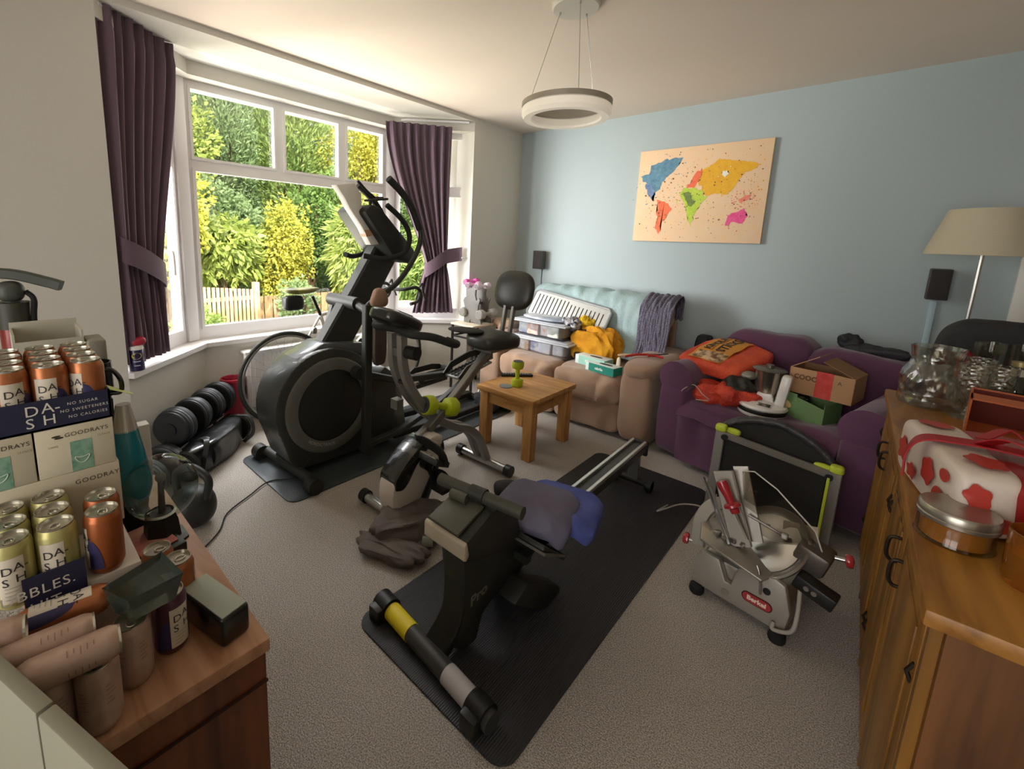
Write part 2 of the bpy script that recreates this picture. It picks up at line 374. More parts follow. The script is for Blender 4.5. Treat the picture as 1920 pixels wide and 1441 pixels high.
def leaves(rng, c, r, n, size, aspect, droop, shell=.55):
    """n leaf blades spread through an uneven rounded crown"""
    d = rng.normal(size=(n, 3)); d /= np.linalg.norm(d, axis=1)[:, None]
    lump = 1+.22*np.sin(d[:, 0]*5+c[0]*3)*np.cos(d[:, 2]*6+c[1])+.15*np.sin(d[:, 1]*9+c[2])
    rad_ = (shell+(1-shell)*rng.random(n)**.5)*lump
    P = np.array(c)+d*np.array(r)*rad_[:, None]
    ax = d+rng.normal(scale=.7, size=(n, 3)); ax[:, 2] -= droop; ax /= np.linalg.norm(ax, axis=1)[:, None]
    side = np.cross(ax, rng.normal(size=(n, 3))); side /= np.linalg.norm(side, axis=1)[:, None]
    s = size*(.6+.8*rng.random(n))[:, None]; nn = np.cross(ax, side)
    a = P; b = P+ax*s*.5+side*s*aspect+nn*s*.08; e = P+ax*s; f = P+ax*s*.5-side*s*aspect+nn*s*.08
    V = np.stack([a, b, e, f], 1).reshape(-1, 3); return V, np.arange(4*n).reshape(-1, 4)
def plant(name, label, cat, c, r, n, size, aspect, droop, m, seed, group=None, trunk=True, blobs=1):
    rng = np.random.default_rng(seed); V = []; F = []; k = 0
    base = (c[0], c[1], GZ); t = thing(name, label, cat, base, group)
    for i in range(blobs):
        cc = np.array(c)+(rng.normal(size=3)*np.array(r)*.42 if i else 0); rr = np.array(r)*(1 if blobs == 1 else .55+.2*rng.random())
        v, f = leaves(rng, cc, rr, n//blobs, size, aspect, droop); V.append(v); F.append(f+k); k += len(v)
    V = np.concatenate(V); F = np.concatenate(F); V[:, 2] = np.maximum(V[:, 2], GZ+.01); V -= np.array(base)
    me = bpy.data.meshes.new('foliage'); me.vertices.add(len(V)); me.vertices.foreach_set('co', V.ravel()); me.loops.add(F.size); me.loops.foreach_set('vertex_index', F.ravel().astype(np.int32))
    me.polygons.add(len(F)); me.polygons.foreach_set('loop_start', np.arange(0, F.size, 4, dtype=np.int32)); me.polygons.foreach_set('loop_total', np.full(len(F), 4, np.int32)); me.update(); me.validate()
    me.materials.append(m); o = bpy.data.objects.new('foliage', me); C.objects.link(o); o.parent = t; ORG[o.name] = ORG[t.name]
    bark = mat('bark', '5C4A36', .9, bump=(30, .6))
    g = MB(); nb = 5
    for i in range(nb):
        an = i*2.4+seed; top = Vector(c)+Vector((cos(an)*r[0]*.55, sin(an)*r[1]*.55, r[2]*.4))
        g.tube(smooth([(c[0], c[1], GZ-.02), (c[0]+cos(an)*.08, c[1]+sin(an)*.08, GZ+(c[2]-GZ)*.5), top], 4), [.035+.02*r[2]]*3+[.03]*3+[.02]*3, 7)
    g.build('trunk', bark, t)
    return t
Y1 = leafmat('leaf_yellow', 'CFC552', 'B2B447'); Y2 = leafmat('leaf_lime', 'B6C062', '92A655'); G1 = leafmat('leaf_green', '8FAA55', '6A8C48'); G2 = leafmat('leaf_grey_green', '9BAE78', '75905E'); G3 = leafmat('leaf_bright', 'A8B965', '809C50')
plant('golden_shrub', 'golden-yellow leafy shrub at the left edge of the garden view', 'shrub', (-4.6, -2.1, 1.55), (.62, .62, .85), 9000, .085, .26, .5, Y1, 1, blobs=5)
plant('golden_shrub', 'yellow upright shrub in the middle of the garden view above the fence', 'shrub', (-5.3, .15, 1.0), (.5, .55, .85), 9000, .065, .28, .3, Y1, 2, blobs=5)
plant('golden_tree', 'tall golden tree filling the top right pane of the front window', 'tree', (-6.4, 2.6, 2.7), (.8, .95, 1.3), 14000, .085, .28, .2, Y1, 3, blobs=6)
plant('laurel', 'glossy yellow-green laurel with large drooping leaves above the slatted fence', 'shrub', (-5.1, -1.1, .95), (.55, .62, .55), 3200, .15, .20, .7, Y2, 21, blobs=4)
plant('bamboo_clump', 'lime green bamboo-like clump with long drooping leaves, right of the fence', 'bush', (-4.4, 1.0, 1.1), (.6, .7, .95), 5500, .19, .10, .8, Y2, 4, blobs=4)
plant('bamboo_clump', 'bright green long-leaved clump seen through the narrow right-hand window', 'bush', (-3.4, 2.3, .9), (.7, .8, 1.0), 8000, .18, .10, .8, G3, 5, blobs=4)
plant('conifer', 'grey-green feathery conifer behind the top left pane', 'tree', (-7.4, -.35, 2.9), (.7, .7, 2.0), 17000, .10, .16, -.9, G2, 6)
plant('conifer', 'tall green conifer filling the middle top pane', 'tree', (-7.7, 1.3, 3.0), (.9, .85, 2.2), 20000, .11, .16, -.9, G3, 7)
plant('deciduous_tree', 'loose yellow-green tree with sky showing through at the top left', 'tree', (-6.6, -1.8, 3.1), (.8, .9, 1.3), 6000, .10, .30, .1, Y2, 8, blobs=6)
plant('hedge_bush', 'grey-green bush in the middle of the garden behind the laurel', 'bush', (-5.9, -.9, 1.4), (.65, .7, 1.1), 12000, .075, .28, .2, G2, 9, blobs=4)
plant('hedge_bush', 'dense green bush behind the bamboo clump', 'bush', (-6.3, 1.05, 1.5), (.8, .75, 1.2), 13000, .085, .28, .2, G1, 10, blobs=4)
plant('hedge_bush', 'dark green bush at the far right behind the right-hand curtain', 'bush', (-6.0, 5.2, 2.0), (1.3, 1.4, 2.2), 16000, .12, .28, .2, G1, 11, blobs=4)
plant('garden_shrub', 'small fresh green shrub in front of the wooden fence, bottom left of the window', 'shrub', (-3.2, -2.1, .02), (.36, .42, .40), 7000, .05, .32, .0, G3, 12, blobs=3)
plant('hedge', 'dark hedge running along the back of the garden', 'hedge', (-10.0, 1.5, 1.5), (1.0, 8.5, 3.4), 42000, .2, .3, .2, G2, 13, blobs=1)
plant('ground_ivy', 'low climbing plant around the bare stems beside the fence', 'plant', (-4.2, -.35, .25), (.25, .3, .4), 1800, .06, .3, .1, G2, 14)
# fence of upright pales
fw = wood('fence_wood', 'D8B48C', 'A9845C', .8, 'Z'); ft = thing('garden_fence', 'pale upright slatted wooden fence beyond the window, between the green shrub and the bare stems', 'fence', (-4.3, -1.2, GZ))
for i in range(16):
    y = -1.95+i*.062
    MB().bb((-4.32, y, GZ), (-4.295, y+.042, .60-.012*i*.5), .004).build('fence_pale', fw, ft)
MB().bb((-4.36, -2.0, .35), (-4.325, -.95, .41)).build('fence_rail', fw, ft)
MB().bb((-4.4, -1.02, GZ), (-4.31, -.93, .62), .006).build('fence_post', fw, ft)
ft = thing('garden_fence', 'dark brown board fence to the right of the pale slatted fence', 'fence', (-4.6, .2, GZ))
for i in range(14): MB().bb((-4.62, -.88+i*.15, GZ), (-4.6, -.75+i*.15, .35), .004).build('fence_board', wood('fence_dark', 'A88660', '6E5138', .85, 'Z'), ft)
# upturned boat-like garden cover
t = thing('garden_slide', 'pale pink and yellow moulded plastic toy outside, behind the bicycle saddle', 'toy', (-2.6, .2, GZ))
MB().pad((-2.6, .25, .31), (.55, 1.5, .16), .5, nz=.02).build('rim', mat('pink_plastic', 'D8A9A0', .5), t)
MB().pad((-2.6, .25, .16), (.5, 1.25, .3), .6).build('body', mat('yellow_plastic', 'DCCB6A', .5), t)
MB().bb((-2.8, -.2, GZ), (-2.4, .7, .05), .03).build('base', mat('pink_plastic', 'D8A9A0', .5), t)
# radiator under the front window
t = thing('radiator', 'white panel radiator with vertical ribs under the bay window', 'radiator', (-.44, -2.1, .08))
m = MB(); m.bb((-.455, -2.69, .1), (-.40, -1.50, .53), .008)
for i in range(36): m.cyl((-.40, -2.66+i*.0325, .13), (-.40, -2.66+i*.0325, .5), .007, n=6)
m.build('panel', upvc, t)
m = MB(); m.bb((-.475, -2.70, .515), (-.385, -1.49, .535), .004)
for i in range(34): m.bb((-.47, -2.66+i*.034, .535), (-.39, -2.65+i*.034, .537))
m.build('top_grille', upvc, t)
MB().cyl((-.43, -2.72, .12), (-.43, -2.72, 0.0), .008).cyl((-.43, -2.72, .1), (-.43, -2.72, .17), .018).cyl((-.43, -2.72, .12), (-.43, -2.68, .12), .01).build('valve', chrome, t)
MB().bb((-.48, -2.5, .2), (-.455, -2.4, .5)).bb((-.48, -1.8, .2), (-.455, -1.7, .5)).build('bracket', upvc, t)

# ------------------------------------------------------------------ curtains
cur_m = mat('curtain_fabric', '66525F', .85, bump=(400, .2), sheen=.15)
def curtain(name, label, top0, top1, tie0, tie1, bot0, bot1, z2, z1, z0, nf, amp, depth, m, outside, hook):
    """each of top/tie/bot: the two ends (x,y) in plan; z2 top, z1 tieback, z0 hem"""
    t = thing(name, label, 'curtain', ((bot0[0]+bot1[0])/2, (bot0[1]+bot1[1])/2, z0))
    A = [(Vector(top0), Vector(top1), 1), (Vector(tie0), Vector(tie1), .62), (Vector(bot0), Vector(bot1), .8)]
    def f(u, v):
        if v < .5: k = v*2; k = k*k*(2.1-1.1*k); p, q = A[0], A[1]; z = z2+(z1-z2)*(v*2)
        else: k = (v-.5)*2; k = k**.75; p, q = A[1], A[2]; z = z1+(z0-z1)*((v-.5)*2)
        a = p[0].lerp(q[0], k); b = p[1].lerp(q[1], k); am = p[2]+(q[2]-p[2])*k
        d = (b-a); n = Vector((-d.y, d.x)).normalized(); w = u+.012*sin(u*9+v*4); pt = a.lerp(b, w)
        pleat = sin(u*nf*2*pi+.6*sin(v*5))*amp*am+.35*amp*sin(u*nf*4.3+v*3)
        if v < .045: pleat *= .6; pleat += .004*sin(u*nf*10*pi)
        e = depth*max(0, sin(pi*min(1, v*2)))*(1-abs(2*u-1))*.5
        pt = pt+n*(pleat+e); return (pt.x, pt.y, z)
    MB().grid(f, nf*12, 44, .004).build('curtain_panel', m, t)
    mid = A[1][0].lerp(A[1][1], .5); d = A[1][1]-A[1][0]; w = d.length/2+.018; u = d.normalized(); nn = Vector((-u.y, u.x))
    V = []; h = Vector(hook)
    def g(s, v):
        an = -pi*.95+2*pi*.95*s; k = .5+.5*cos(an)
        p = mid+u*(w*cos(an)*1.0)*outside+nn*(.062*sin(an))
        if s < .12 or s > .88:
            kk = (abs(s-.5)-.38)/.12; p = p.lerp(h, kk)
        zz = z1+.04-.085*cos(an)*1.0; 
        return (p.x, p.y, zz-(v-.5)*.13)
    MB().grid(g, 48, 6, .005).build('tieback', m, t)
    MB().cyl((h.x, h.y, z1+.09), (h.x+.02, h.y+.015, z1+.09), .008).lathe([(.001, 0), (.012, .002), (.012, .008), (.001, .01)], (h.x, h.y, z1+.09), (1, .3, 0), 12).build('tieback_hook', chrome, t)
    return t
curtain('curtain', 'dark plum curtain tied back at the left end of the bay', (-.012, -3.448), (-.32, -3.06), (-.03, -3.448), (-.19, -3.225), (-.02, -3.448), (-.23, -3.21), 2.44, 1.16, .66, 7, .026, .05, cur_m, 1, (-.04, -3.425))
curtain('curtain', 'plum curtain tied back at the right end of the bay beside the pier', (-.43, -1.42), (-.12, -.92), (-.28, -1.05), (-.17, -.88), (-.36, -1.14), (-.16, -.80), 2.38, 1.13, .68, 8, .026, .05, mat('curtain_fabric_lit', '644A5C', .85, bump=(400, .2), sheen=.15) if 0 else cur_m, -1, (-.06, -.79))
t = MB().tube(smooth([(-.02, -3.44, 2.43), (-.40, -3.08, 2.43), (-.52, -2.9, 2.43), (-.52, -1.35, 2.43), (-.40, -1.2, 2.43), (-.02, -.80, 2.43)], 5), .009, 8).build('curtain_track', upvc, None, 'thin white curtain track running round the top of the bay', 'curtain track')

# ------------------------------------------------------------------ pendant lamp
t = thing('pendant_light', 'white ring pendant light hanging on thin wires from the ceiling', 'light', (1.65, -1.97, H))
MB().lathe([(.001, 2.48), (.108, 2.48), (.108, 2.458), (.102, 2.452), (.001, 2.45)], (1.655, -1.93, 0), n=48).build('ceiling_rose', mat('light_white', 'D9D4CA', .5), t)
RC = (1.655, -1.955); RR = .205; RZ = 1.985
lw = mat('ring_white', 'DCD6CA', .45); 
MB().lathe([(RR, RZ-.0), (RR, RZ+.055), (RR-.022, RZ+.055), (RR-.022, RZ-.0), (RR, RZ)], (*RC, 0), n=72, close=False).build('ring', lw, t)
MB().lathe([(RR+.002, RZ-.0), (RR+.003, RZ+.028), (RR-.024, RZ+.028), (RR-.046, RZ-.010), (RR-.04, RZ-.018), (RR-.008, RZ-.018), (RR+.002, RZ)], (*RC, 0), n=72, close=False).build('diffuser', mat('opal_diffuser', 'F0E9DA', .5, emit=('FFF0D8', .12)), t)
MB().lathe([(RR-.001, RZ+.0555), (RR+.004, RZ+.0555), (RR+.004, RZ+.034), (RR-.001, RZ+.034)], (*RC, 0), n=72).build('ring_band', mat('ring_grey', 'A89F90', .4, .3), t)
for k in range(3):
    an = rad(75+120*k)
    MB().cyl((RC[0]+RR*.95*cos(an), RC[1]+RR*.95*sin(an), RZ+.05), (1.655+.072*cos(an), -1.93+.072*sin(an), 2.452), .0014, n=6).build('suspension_wire', steel, t)
    MB().cyl((1.655+.072*cos(an), -1.93+.072*sin(an), 2.44), (1.655+.072*cos(an), -1.93+.072*sin(an), 2.455), .004, n=8).build('wire_clamp', steel, t)

# ------------------------------------------------------------------ painting
t = thing('painting', 'colourful paint-splatter world map canvas on the blue wall', 'painting', (1.717, -.02, 1.43))
PX0, PX1, PZ0, PZ1 = 1.25, 2.186, 1.431, 2.167
MB().bb((PX0, -.034, PZ0), (PX1, -.002, PZ1), .002).build('canvas', mat('canvas_paint', 'EBCFAE', .8, bump=(500, .15), var=(14, 'F0C89C', .3)), t)
def uvp(u, v, k=0): return (PX0+(PX1-PX0)*u, -.0345-k*.0002, PZ1-(PZ1-PZ0)*v)
rp = random.Random(3)
def patch(name, col, outl, k, col2=None, splat=0, box=None):
    # ragged edged polygon from an outline in picture units plus loose specks
    pts = []
    for i in range(len(outl)):
        p, q = outl[i], outl[(i+1) % len(outl)]; nn = max(2, int(math.hypot(q[0]-p[0], q[1]-p[1])*55))
        for j in range(nn):
            s = j/nn; pts.append((p[0]+(q[0]-p[0])*s+rp.gauss(0, .0055), p[1]+(q[1]-p[1])*s+rp.gauss(0, .007)))
    m = MB(); bm = bmesh.new(); vs = [bm.verts.new(uvp(u, v, k)) for u, v in pts]; f = bm.faces.new(vs); bmesh.ops.triangulate(bm, faces=[f]); m.bmadd(bm)
    xs = [p[0] for p in outl]; ys = [p[1] for p in outl]
    for i in range(splat):
        u, v = rp.uniform(min(xs)-.05, max(xs)+.05), rp.uniform(min(ys)-.05, max(ys)+.06); rr = rp.uniform(.0012, .0055)
        m.add([Vector(uvp(u, v, k+.3))+Vector((rr*cos(z*pi/3), 0, rr*sin(z*pi/3))) for z in range(6)], [tuple(range(6))])
    m.build(name, mat('paint_'+col, col, .6, var=(40, col2 or col, .25)), t, fix=False)
patch('paint_patch', '6E9DB0', [(.02, .27), (.09, .25), (.11, .17), (.2, .13), (.3, .10), (.37, .11), (.34, .18), (.28, .27), (.22, .33), (.2, .42), (.16, .5), (.13, .44), (.1, .37), (.05, .33)], 1, '47728F', 40)
patch('paint_patch', '4D6FA0', [(.07, .36), (.12, .38), (.16, .45), (.13, .5), (.16, .56), (.13, .53), (.09, .45)], 2, '7F93B5', 12)
patch('paint_patch', 'F1683C', [(.19, .55), (.25, .57), (.32, .64), (.28, .72), (.24, .83), (.235, .93), (.20, .86), (.2, .72)], 3, 'F08050', 14)
patch('paint_patch', 'EC5A3E', [(.42, .42), (.45, .36), (.48, .28), (.52, .23), (.53, .3), (.5, .38), (.48, .43)], 4, 'F07A50', 34)
patch('paint_patch', 'E9B625', [(.53, .25), (.6, .2), (.64, .15), (.72, .17), (.8, .19), (.92, .23), (.9, .29), (.83, .3), (.78, .42), (.73, .52), (.66, .5), (.58, .52), (.53, .42), (.5, .38)], 5, 'DFA018', 50)
patch('paint_patch', 'A6C63B', [(.37, .5), (.4, .44), (.47, .43), (.54, .46), (.58, .55), (.53, .62), (.5, .72), (.48, .82), (.45, .73), (.42, .6)], 6, 'C9D94A', 36)
patch('paint_patch', '55703A', [(.4, .49), (.44, .46), (.47, .52), (.5, .58), (.47, .63), (.43, .58)], 7, '7D8F38', 16)
patch('paint_patch', 'DD3A7C', [(.75, .73), (.8, .68), (.86, .66), (.89, .73), (.86, .8), (.8, .79), (.75, .82)], 8, 'E8609A', 20)
patch('paint_patch', 'E0705A', [(.81, .56), (.86, .54), (.9, .52), (.88, .57), (.83, .6)], 9, 'E8907A', 60)
patch('paint_patch', 'E8E0D0', [(.68, .28), (.71, .27), (.72, .31), (.69, .34), (.67, .31)], 10, 'F3E8D8', 3)
m = MB()
for i in range(230):
    u, v = rp.uniform(.05, .95), min(.95, max(.05, rp.gauss(.5, .24))); rr = abs(rp.gauss(0, .0022))+.0008
    m.add([Vector(uvp(u, v, 12))+Vector((rr*cos(z*pi/3), 0, rr*sin(z*pi/3))) for z in range(6)], [tuple(range(6))])
m.build('paint_specks', mat('paint_speck', '6F4A32', .6), t, fix=False, kind='stuff')

# ------------------------------------------------------------------ wall speakers and their cable covers
spk = mat('speaker_grey', '46433F', .5); grl = mat('speaker_cloth', '3A3634', .9, bump=(500, .5))
def wall_speaker(label, x0, x1, z0, z1):
    t = thing('wall_speaker', label, 'speaker', ((x0+x1)/2, -.05, z0))
    MB().bb((x0, -.10, z0), (x1, -.025, z1), .006).build('cabinet', spk, t)
    MB().bb((x0+.006, -.106, z0+.006), (x1-.006, -.098, z1-.006), .004).build('speaker_grille', grl, t)
    MB().bb(((x0+x1)/2-.02, -.03, z0+.05), ((x0+x1)/2+.02, 0, z1-.05)).build('wall_bracket', black, t)
wall_speaker('small dark speaker on the blue wall near the corner above the beige sofa', .28, .385, 1.125, 1.307)
wall_speaker('small dark speaker on the blue wall behind the floor lamp', 3.062, 3.155, 1.13, 1.312)
MB().cyl((.335, -.006, 1.12), (.335, -.006, .55), .004).build('speaker_cable', mat('cable_grey', '6E7B80', .6), None, 'thin cable running down from the small speaker above the beige sofa', 'cable')
MB().bb((3.09, -.022, .12), (3.122, 0, 1.12), .004).build('cable_cover', mat('blue_trunking', 'A9C0CA', .4), None, 'pale blue cable cover running down from the speaker behind the floor lamp', 'cable cover')

# ------------------------------------------------------------------ floor lamp
t = thing('floor_lamp', 'floor lamp with tapered linen shade and thin chrome pole at the right', 'lamp', (3.17, -.40, 0))
lx, ly = 3.215, -.40
shade = mat('linen_shade', 'BDB49C', .85, bump=(350, .25))
MB().lathe([(.218, 1.395), (.150, 1.625), (.147, 1.625), (.215, 1.395)], (lx, ly, 0), n=64, close=False).add([], []).build('lamp_shade', shade, t)
MB().cyl((lx, ly, .02), (lx, ly, 1.5), .0095).build('pole', steel, t)
MB().cyl((lx, ly, 1.48), (lx, ly, 1.56), .02).pad((lx, ly, 1.57), (.06, .06, .08), 1).build('bulb_holder', mat('bulb_white', 'E8E4DA', .4), t)
MB().lathe([(.001, .0), (.13, 0), (.13, .012), (.05, .022), (.012, .05), (.001, .05)], (lx, ly, 0)).build('base', steel, t)
MB().add([], []).cyl((lx-.147, ly, 1.60), (lx+.147, ly, 1.60), .002, n=6).cyl((lx, ly-.147, 1.60), (lx, ly+.147, 1.60), .002, n=6).build('shade_ring', steel, t)
# ------------------------------------------------------------------ exercise mats
def exmat(name, label, x0, x1, y0, y1, m, r=.06):
    pts = []
    for cx, cy, a0 in ((x1-r, y1-r, 0), (x0+r, y1-r, 90), (x0+r, y0+r, 180), (x1-r, y0+r, 270)):
        for i in range(7): t = rad(a0+15*i); pts.append((cx+r*cos(t), cy+r*sin(t)))
    MB().prism(pts, 0, .008, 'z', .002).build(name, m, None, label, 'exercise mat')
exmat('exercise_mat', 'smooth dark grey mat under the elliptical trainer', .135, .80, -2.96, -1.02, mat('mat_grey', '3B4244', .38, bump=(90, .1)))
exmat('exercise_mat', 'ribbed black mat under the rowing machine', 1.635, 2.315, -3.13, -1.19, ridged('mat_ribbed', '2F3032', 42, 'X', .55, .5, .003))

# ------------------------------------------------------------------ elliptical trainer
ell = thing('elliptical_trainer', 'tall dark grey elliptical trainer with big round flywheel housing on the grey mat', 'exercise machine', (.46, -2.5, 0))
hous = mat('housing_grey', '33342F', .42, coat=.15); dk = mat('machine_black', '22231F', .5); olive = mat('tube_dark_grey', '2A2B26', .55)
cy, cz, R0 = -2.60, .405, .335
poly = arc((cy, cz), R0, 15, 205, 30, 'xy'); poly = [(p[0], p[1]) for p in poly]
poly += [(-2.86, .12), (-2.80, .05), (-2.12, .04), (-2.10, .48), (-2.20, .56)]
MB().prism(poly, .335, .60, 'x', .018).build('flywheel_housing', hous, ell)
MB().lathe([(.27, 0), (.285, .006), (.285, .014), (.272, .022), (.215, .022), (.212, .006), (.0, .006)], (.598, cy, cz-.005), (1, 0, 0), 64, close=False).build('housing_ring', mat('ring_grey2', '66665F', .4, .2), ell)
MB().lathe([(.212, .0), (.212, .012), (.20, .017), (.0, .02)], (.60, cy, cz-.005), (1, 0, 0), 64, close=False).build('side_cover', dk, ell)
def onring(a0):
    def f(x, y):
        t = rad(a0)+x/.243; rr = .243-y
        return (.6215, cy+rr*cos(t), cz-.005+rr*sin(t))
    return f
letters('NORDICTRACK', .026, onring(228), 1.05).build('lettering', mat('letter_silver', 'B5B3AA', .4), ell, fix=False)
MB().prism([(-2.78, .69), (-2.62, .765), (-2.35, .735), (-2.22, .60), (-2.45, .66), (-2.66, .68)], .37, .56, 'x', .012).build('housing_cap', mat('cap_grey', '55585A', .35, coat=.3), ell)
MB().prism([(-2.13, .50), (-2.03, .49), (-1.95, .03), (-2.08, .03)], .42, .53, 'x', .01).build('rear_support', gunmetal, ell)
MB().tube([(.46, -2.52, .70), (.46, -2.30, 1.02), (.46, -2.05, 1.40)], .1, flat=(.10, .195), up=(0, 1, 0)).build('main_post', olive, ell)
MB().prism([(-2.38, 1.53), (-2.33, 1.575), (-2.26, 1.56), (-1.985, 1.31), (-1.98, 1.25), (-2.03, 1.22), (-2.15, 1.25)], .31, .63, 'x', .02).build('console', dk, ell)
MB().tube(smooth([(.56, -2.34, 1.27), (.62, -2.24, 1.255), (.66, -2.12, 1.285), (.66, -2.065, 1.36), (.66, -2.08, 1.44), (.655, -2.14, 1.51), (.65, -2.235, 1.575)]), .0165).build('fixed_grip', mat('foam_grip', '20201D', .8), ell)
MB().tube(smooth([(.36, -2.34, 1.27), (.30, -2.24, 1.255), (.27, -2.12, 1.285), (.27, -2.02, 1.40), (.27, -2.03, 1.51), (.27, -2.08, 1.58)]), .0165).build('fixed_grip', MC['foam_grip'], ell)
MB().cyl((.30, -2.41, .985), (.60, -2.41, .985), .040).tube([(.58, -2.41, .985), (.68, -2.42, .965), (.74, -2.43, .95)], .024).build('pivot_axle', olive, ell)
for x, s in ((.74, 0), (.29, .10)):
    MB().tube(smooth([(x, -2.43+s, .93), (x, -2.44+s, .99), (x, -2.34+s, 1.05), (x, -2.22+s, 1.12), (x, -2.11+s, 1.24), (x, -2.045+s, 1.36), (x, -2.05+s, 1.455), (x, -2.12+s, 1.57)]), .0165).build('swing_arm', olive, ell)
    MB().tube(smooth([(x, -2.05+s, 1.44), (x, -2.12+s, 1.57), (x, -2.20+s, 1.65), (x, -2.295+s, 1.715)]), .021).build('hand_grip', MC['foam_grip'], ell)
    y2, z2 = (-2.45, .12) if x > .5 else (-2.56, .22)
    MB().tube([(x, -2.44+s*.8, 1.0), (x, (-2.44+y2)/2, .58), (x, y2, z2)], .1, flat=(.045, .05), up=(0, 1, 0)).build('lower_arm', olive, ell)
    MB().cyl((x-.035, y2, z2), (x+.035, y2, z2), .032).build('arm_joint', dk, ell)
MB().tube([(.70, -2.45, .12), (.70, -2.14, .14), (.70, -1.80, .24), (.70, -1.50, .37)], .1, flat=(.045, .035), up=(0, 0, 1)).build('pedal_bar', olive, ell)
MB().tube([(.29, -2.56, .22), (.25, -1.80, .20), (.22, -1.25, .20)], .1, flat=(.045, .035), up=(0, 0, 1)).build('pedal_bar', olive, ell)
MB().tube([(.655, -2.44, .575), (.655, -2.15, .47), (.655, -1.5, .40)], .1, flat=(.05, .04), up=(0, 0, 1)).cyl((.60, -2.44, .575), (.68, -2.44, .575), .04).build('crank_arm', olive, ell)
def pedal(cx, cy_, cz_, ang):
    R = Matrix.Rotation(ang, 4, 'X'); p = MB().box((0, 0, 0), (.15, .36, .018), None, .006)
    w = MB().tube([(-.075, -.18, .0), (-.08, -.1, .05), (-.08, .1, .06), (-.07, .19, .05), (0, .2, .05), (.07, .19, .05), (.08, .1, .06), (.08, -.1, .05), (.075, -.18, .0)], .1, flat=(.012, .05), up=(0, 0, 1))
    M = Matrix.Translation((cx, cy_, cz_)) @ R; a = p.xf(M).build('foot_pedal', gunmetal, ell); w.xf(M).build('pedal_rim', dk, a)
    g = MB()
    for i in range(9): g.box((0, -.15+i*.037, .012), (.13, .012, .006))
    for i in range(4): g.box((-.05+i*.033, 0, .012), (.008, .33, .006))
    g.xf(M).build('pedal_grid', dk, a)
pedal(.76, -1.56, .46, rad(10)); pedal(.20, -1.43, .235, rad(-3))
for x in (.36, .62): MB().tube([(x, -2.15, .08), (x, -1.6, .05), (x, -1.08, .05)], .1, flat=(.05, .045), up=(0, 0, 1)).build('track_rail', dk, ell)
MB().cyl((.22, -2.83, .05), (.76, -2.80, .05), .028).build('front_stabiliser', olive, ell)
for x, y in ((.20, -2.84), (.775, -2.80)): MB().cyl((x-.03, y-.02, .045), (x+.035, y-.018, .045), .045, n=24).build('transport_wheel', dk, ell)
MB().bb((.25, -1.10, .008), (.80, -1.04, .05), .01).build('rear_stabiliser', dk, ell)
MB().tube(smooth([(.48, -1.12, .07), (.50, -1.08, .16), (.60, -1.06, .19), (.70, -1.08, .15), (.72, -1.12, .06)]), .008).build('lift_handle', steel, ell)
# things on and by the elliptical
MB().pad((.66, -1.18, .085), (.24, .17, .13), .8, nz=.03, ns=14).build('rolled_cloth', mat('black_cloth', '1D1D1F', .9, bump=(60, .4)), None, 'small heap of black cloth behind the elliptical trainer near the sofa', 'cloth')
t = thing('paper_sheet', 'pale folded leaflet clipped on the elliptical console in front of the window', 'leaflet', (.5, -2.34, 1.45))
pp = [(-2.522, 1.667), (-2.40, 1.69), (-2.355, 1.63), (-2.35, 1.56), (-2.31, 1.50), (-2.215, 1.41), (-2.19, 1.345), (-2.285, 1.335), (-2.35, 1.44), (-2.435, 1.545), (-2.475, 1.61)]
MB().prism(pp, .50, .56, 'x', .004).build('leaflet_sheet', mat('leaflet_paper', 'D5D0C6', .6, var=(5, 'E4DCD0')), t)
MB().prism([(-2.335, 1.425), (-2.25, 1.43), (-2.235, 1.40), (-2.32, 1.385)], .499, .5615, 'x').build('leaflet_band', mat('salmon_print', 'C49A7C', .6), t)
t = thing('tablet_holder', 'small black clip holder standing on top of the elliptical console', 'holder', (.6, -2.26, 1.52))
MB().tube([(.59, -2.40, 1.70), (.59, -2.34, 1.65), (.59, -2.28, 1.615), (.59, -2.22, 1.62)], .008).box((.59, -2.27, 1.605), (.10, .11, .014), Matrix.Rotation(rad(8), 4, 'X'), .004).tube([(.59, -2.31, 1.60), (.59, -2.32, 1.53), (.59, -2.27, 1.48), (.59, -2.23, 1.46)], .009).build('clip', dk, t)
# brown bag hanging from the swing arm
t = thing('hanging_bag', 'brown padded pouch hanging from the swing arm of the elliptical trainer', 'bag', (.82, -2.40, .68))
br = mat('brown_fabric', '43372F', .9, bump=(80, .4)); 
MB().pad((.80, -2.40, .80), (.045, .085, .30), .45, nz=.006).build('pouch', br, t)
MB().pad((.79, -2.40, 1.045), (.07, .10, .11), .7, nz=.014, fn=lambda p: Vector((p.x, p.y*(1-.35*(p.z/.065)), p.z))).build('flap', mat('brown_suede', '8A6C58', .95, bump=(80, .4)), t)

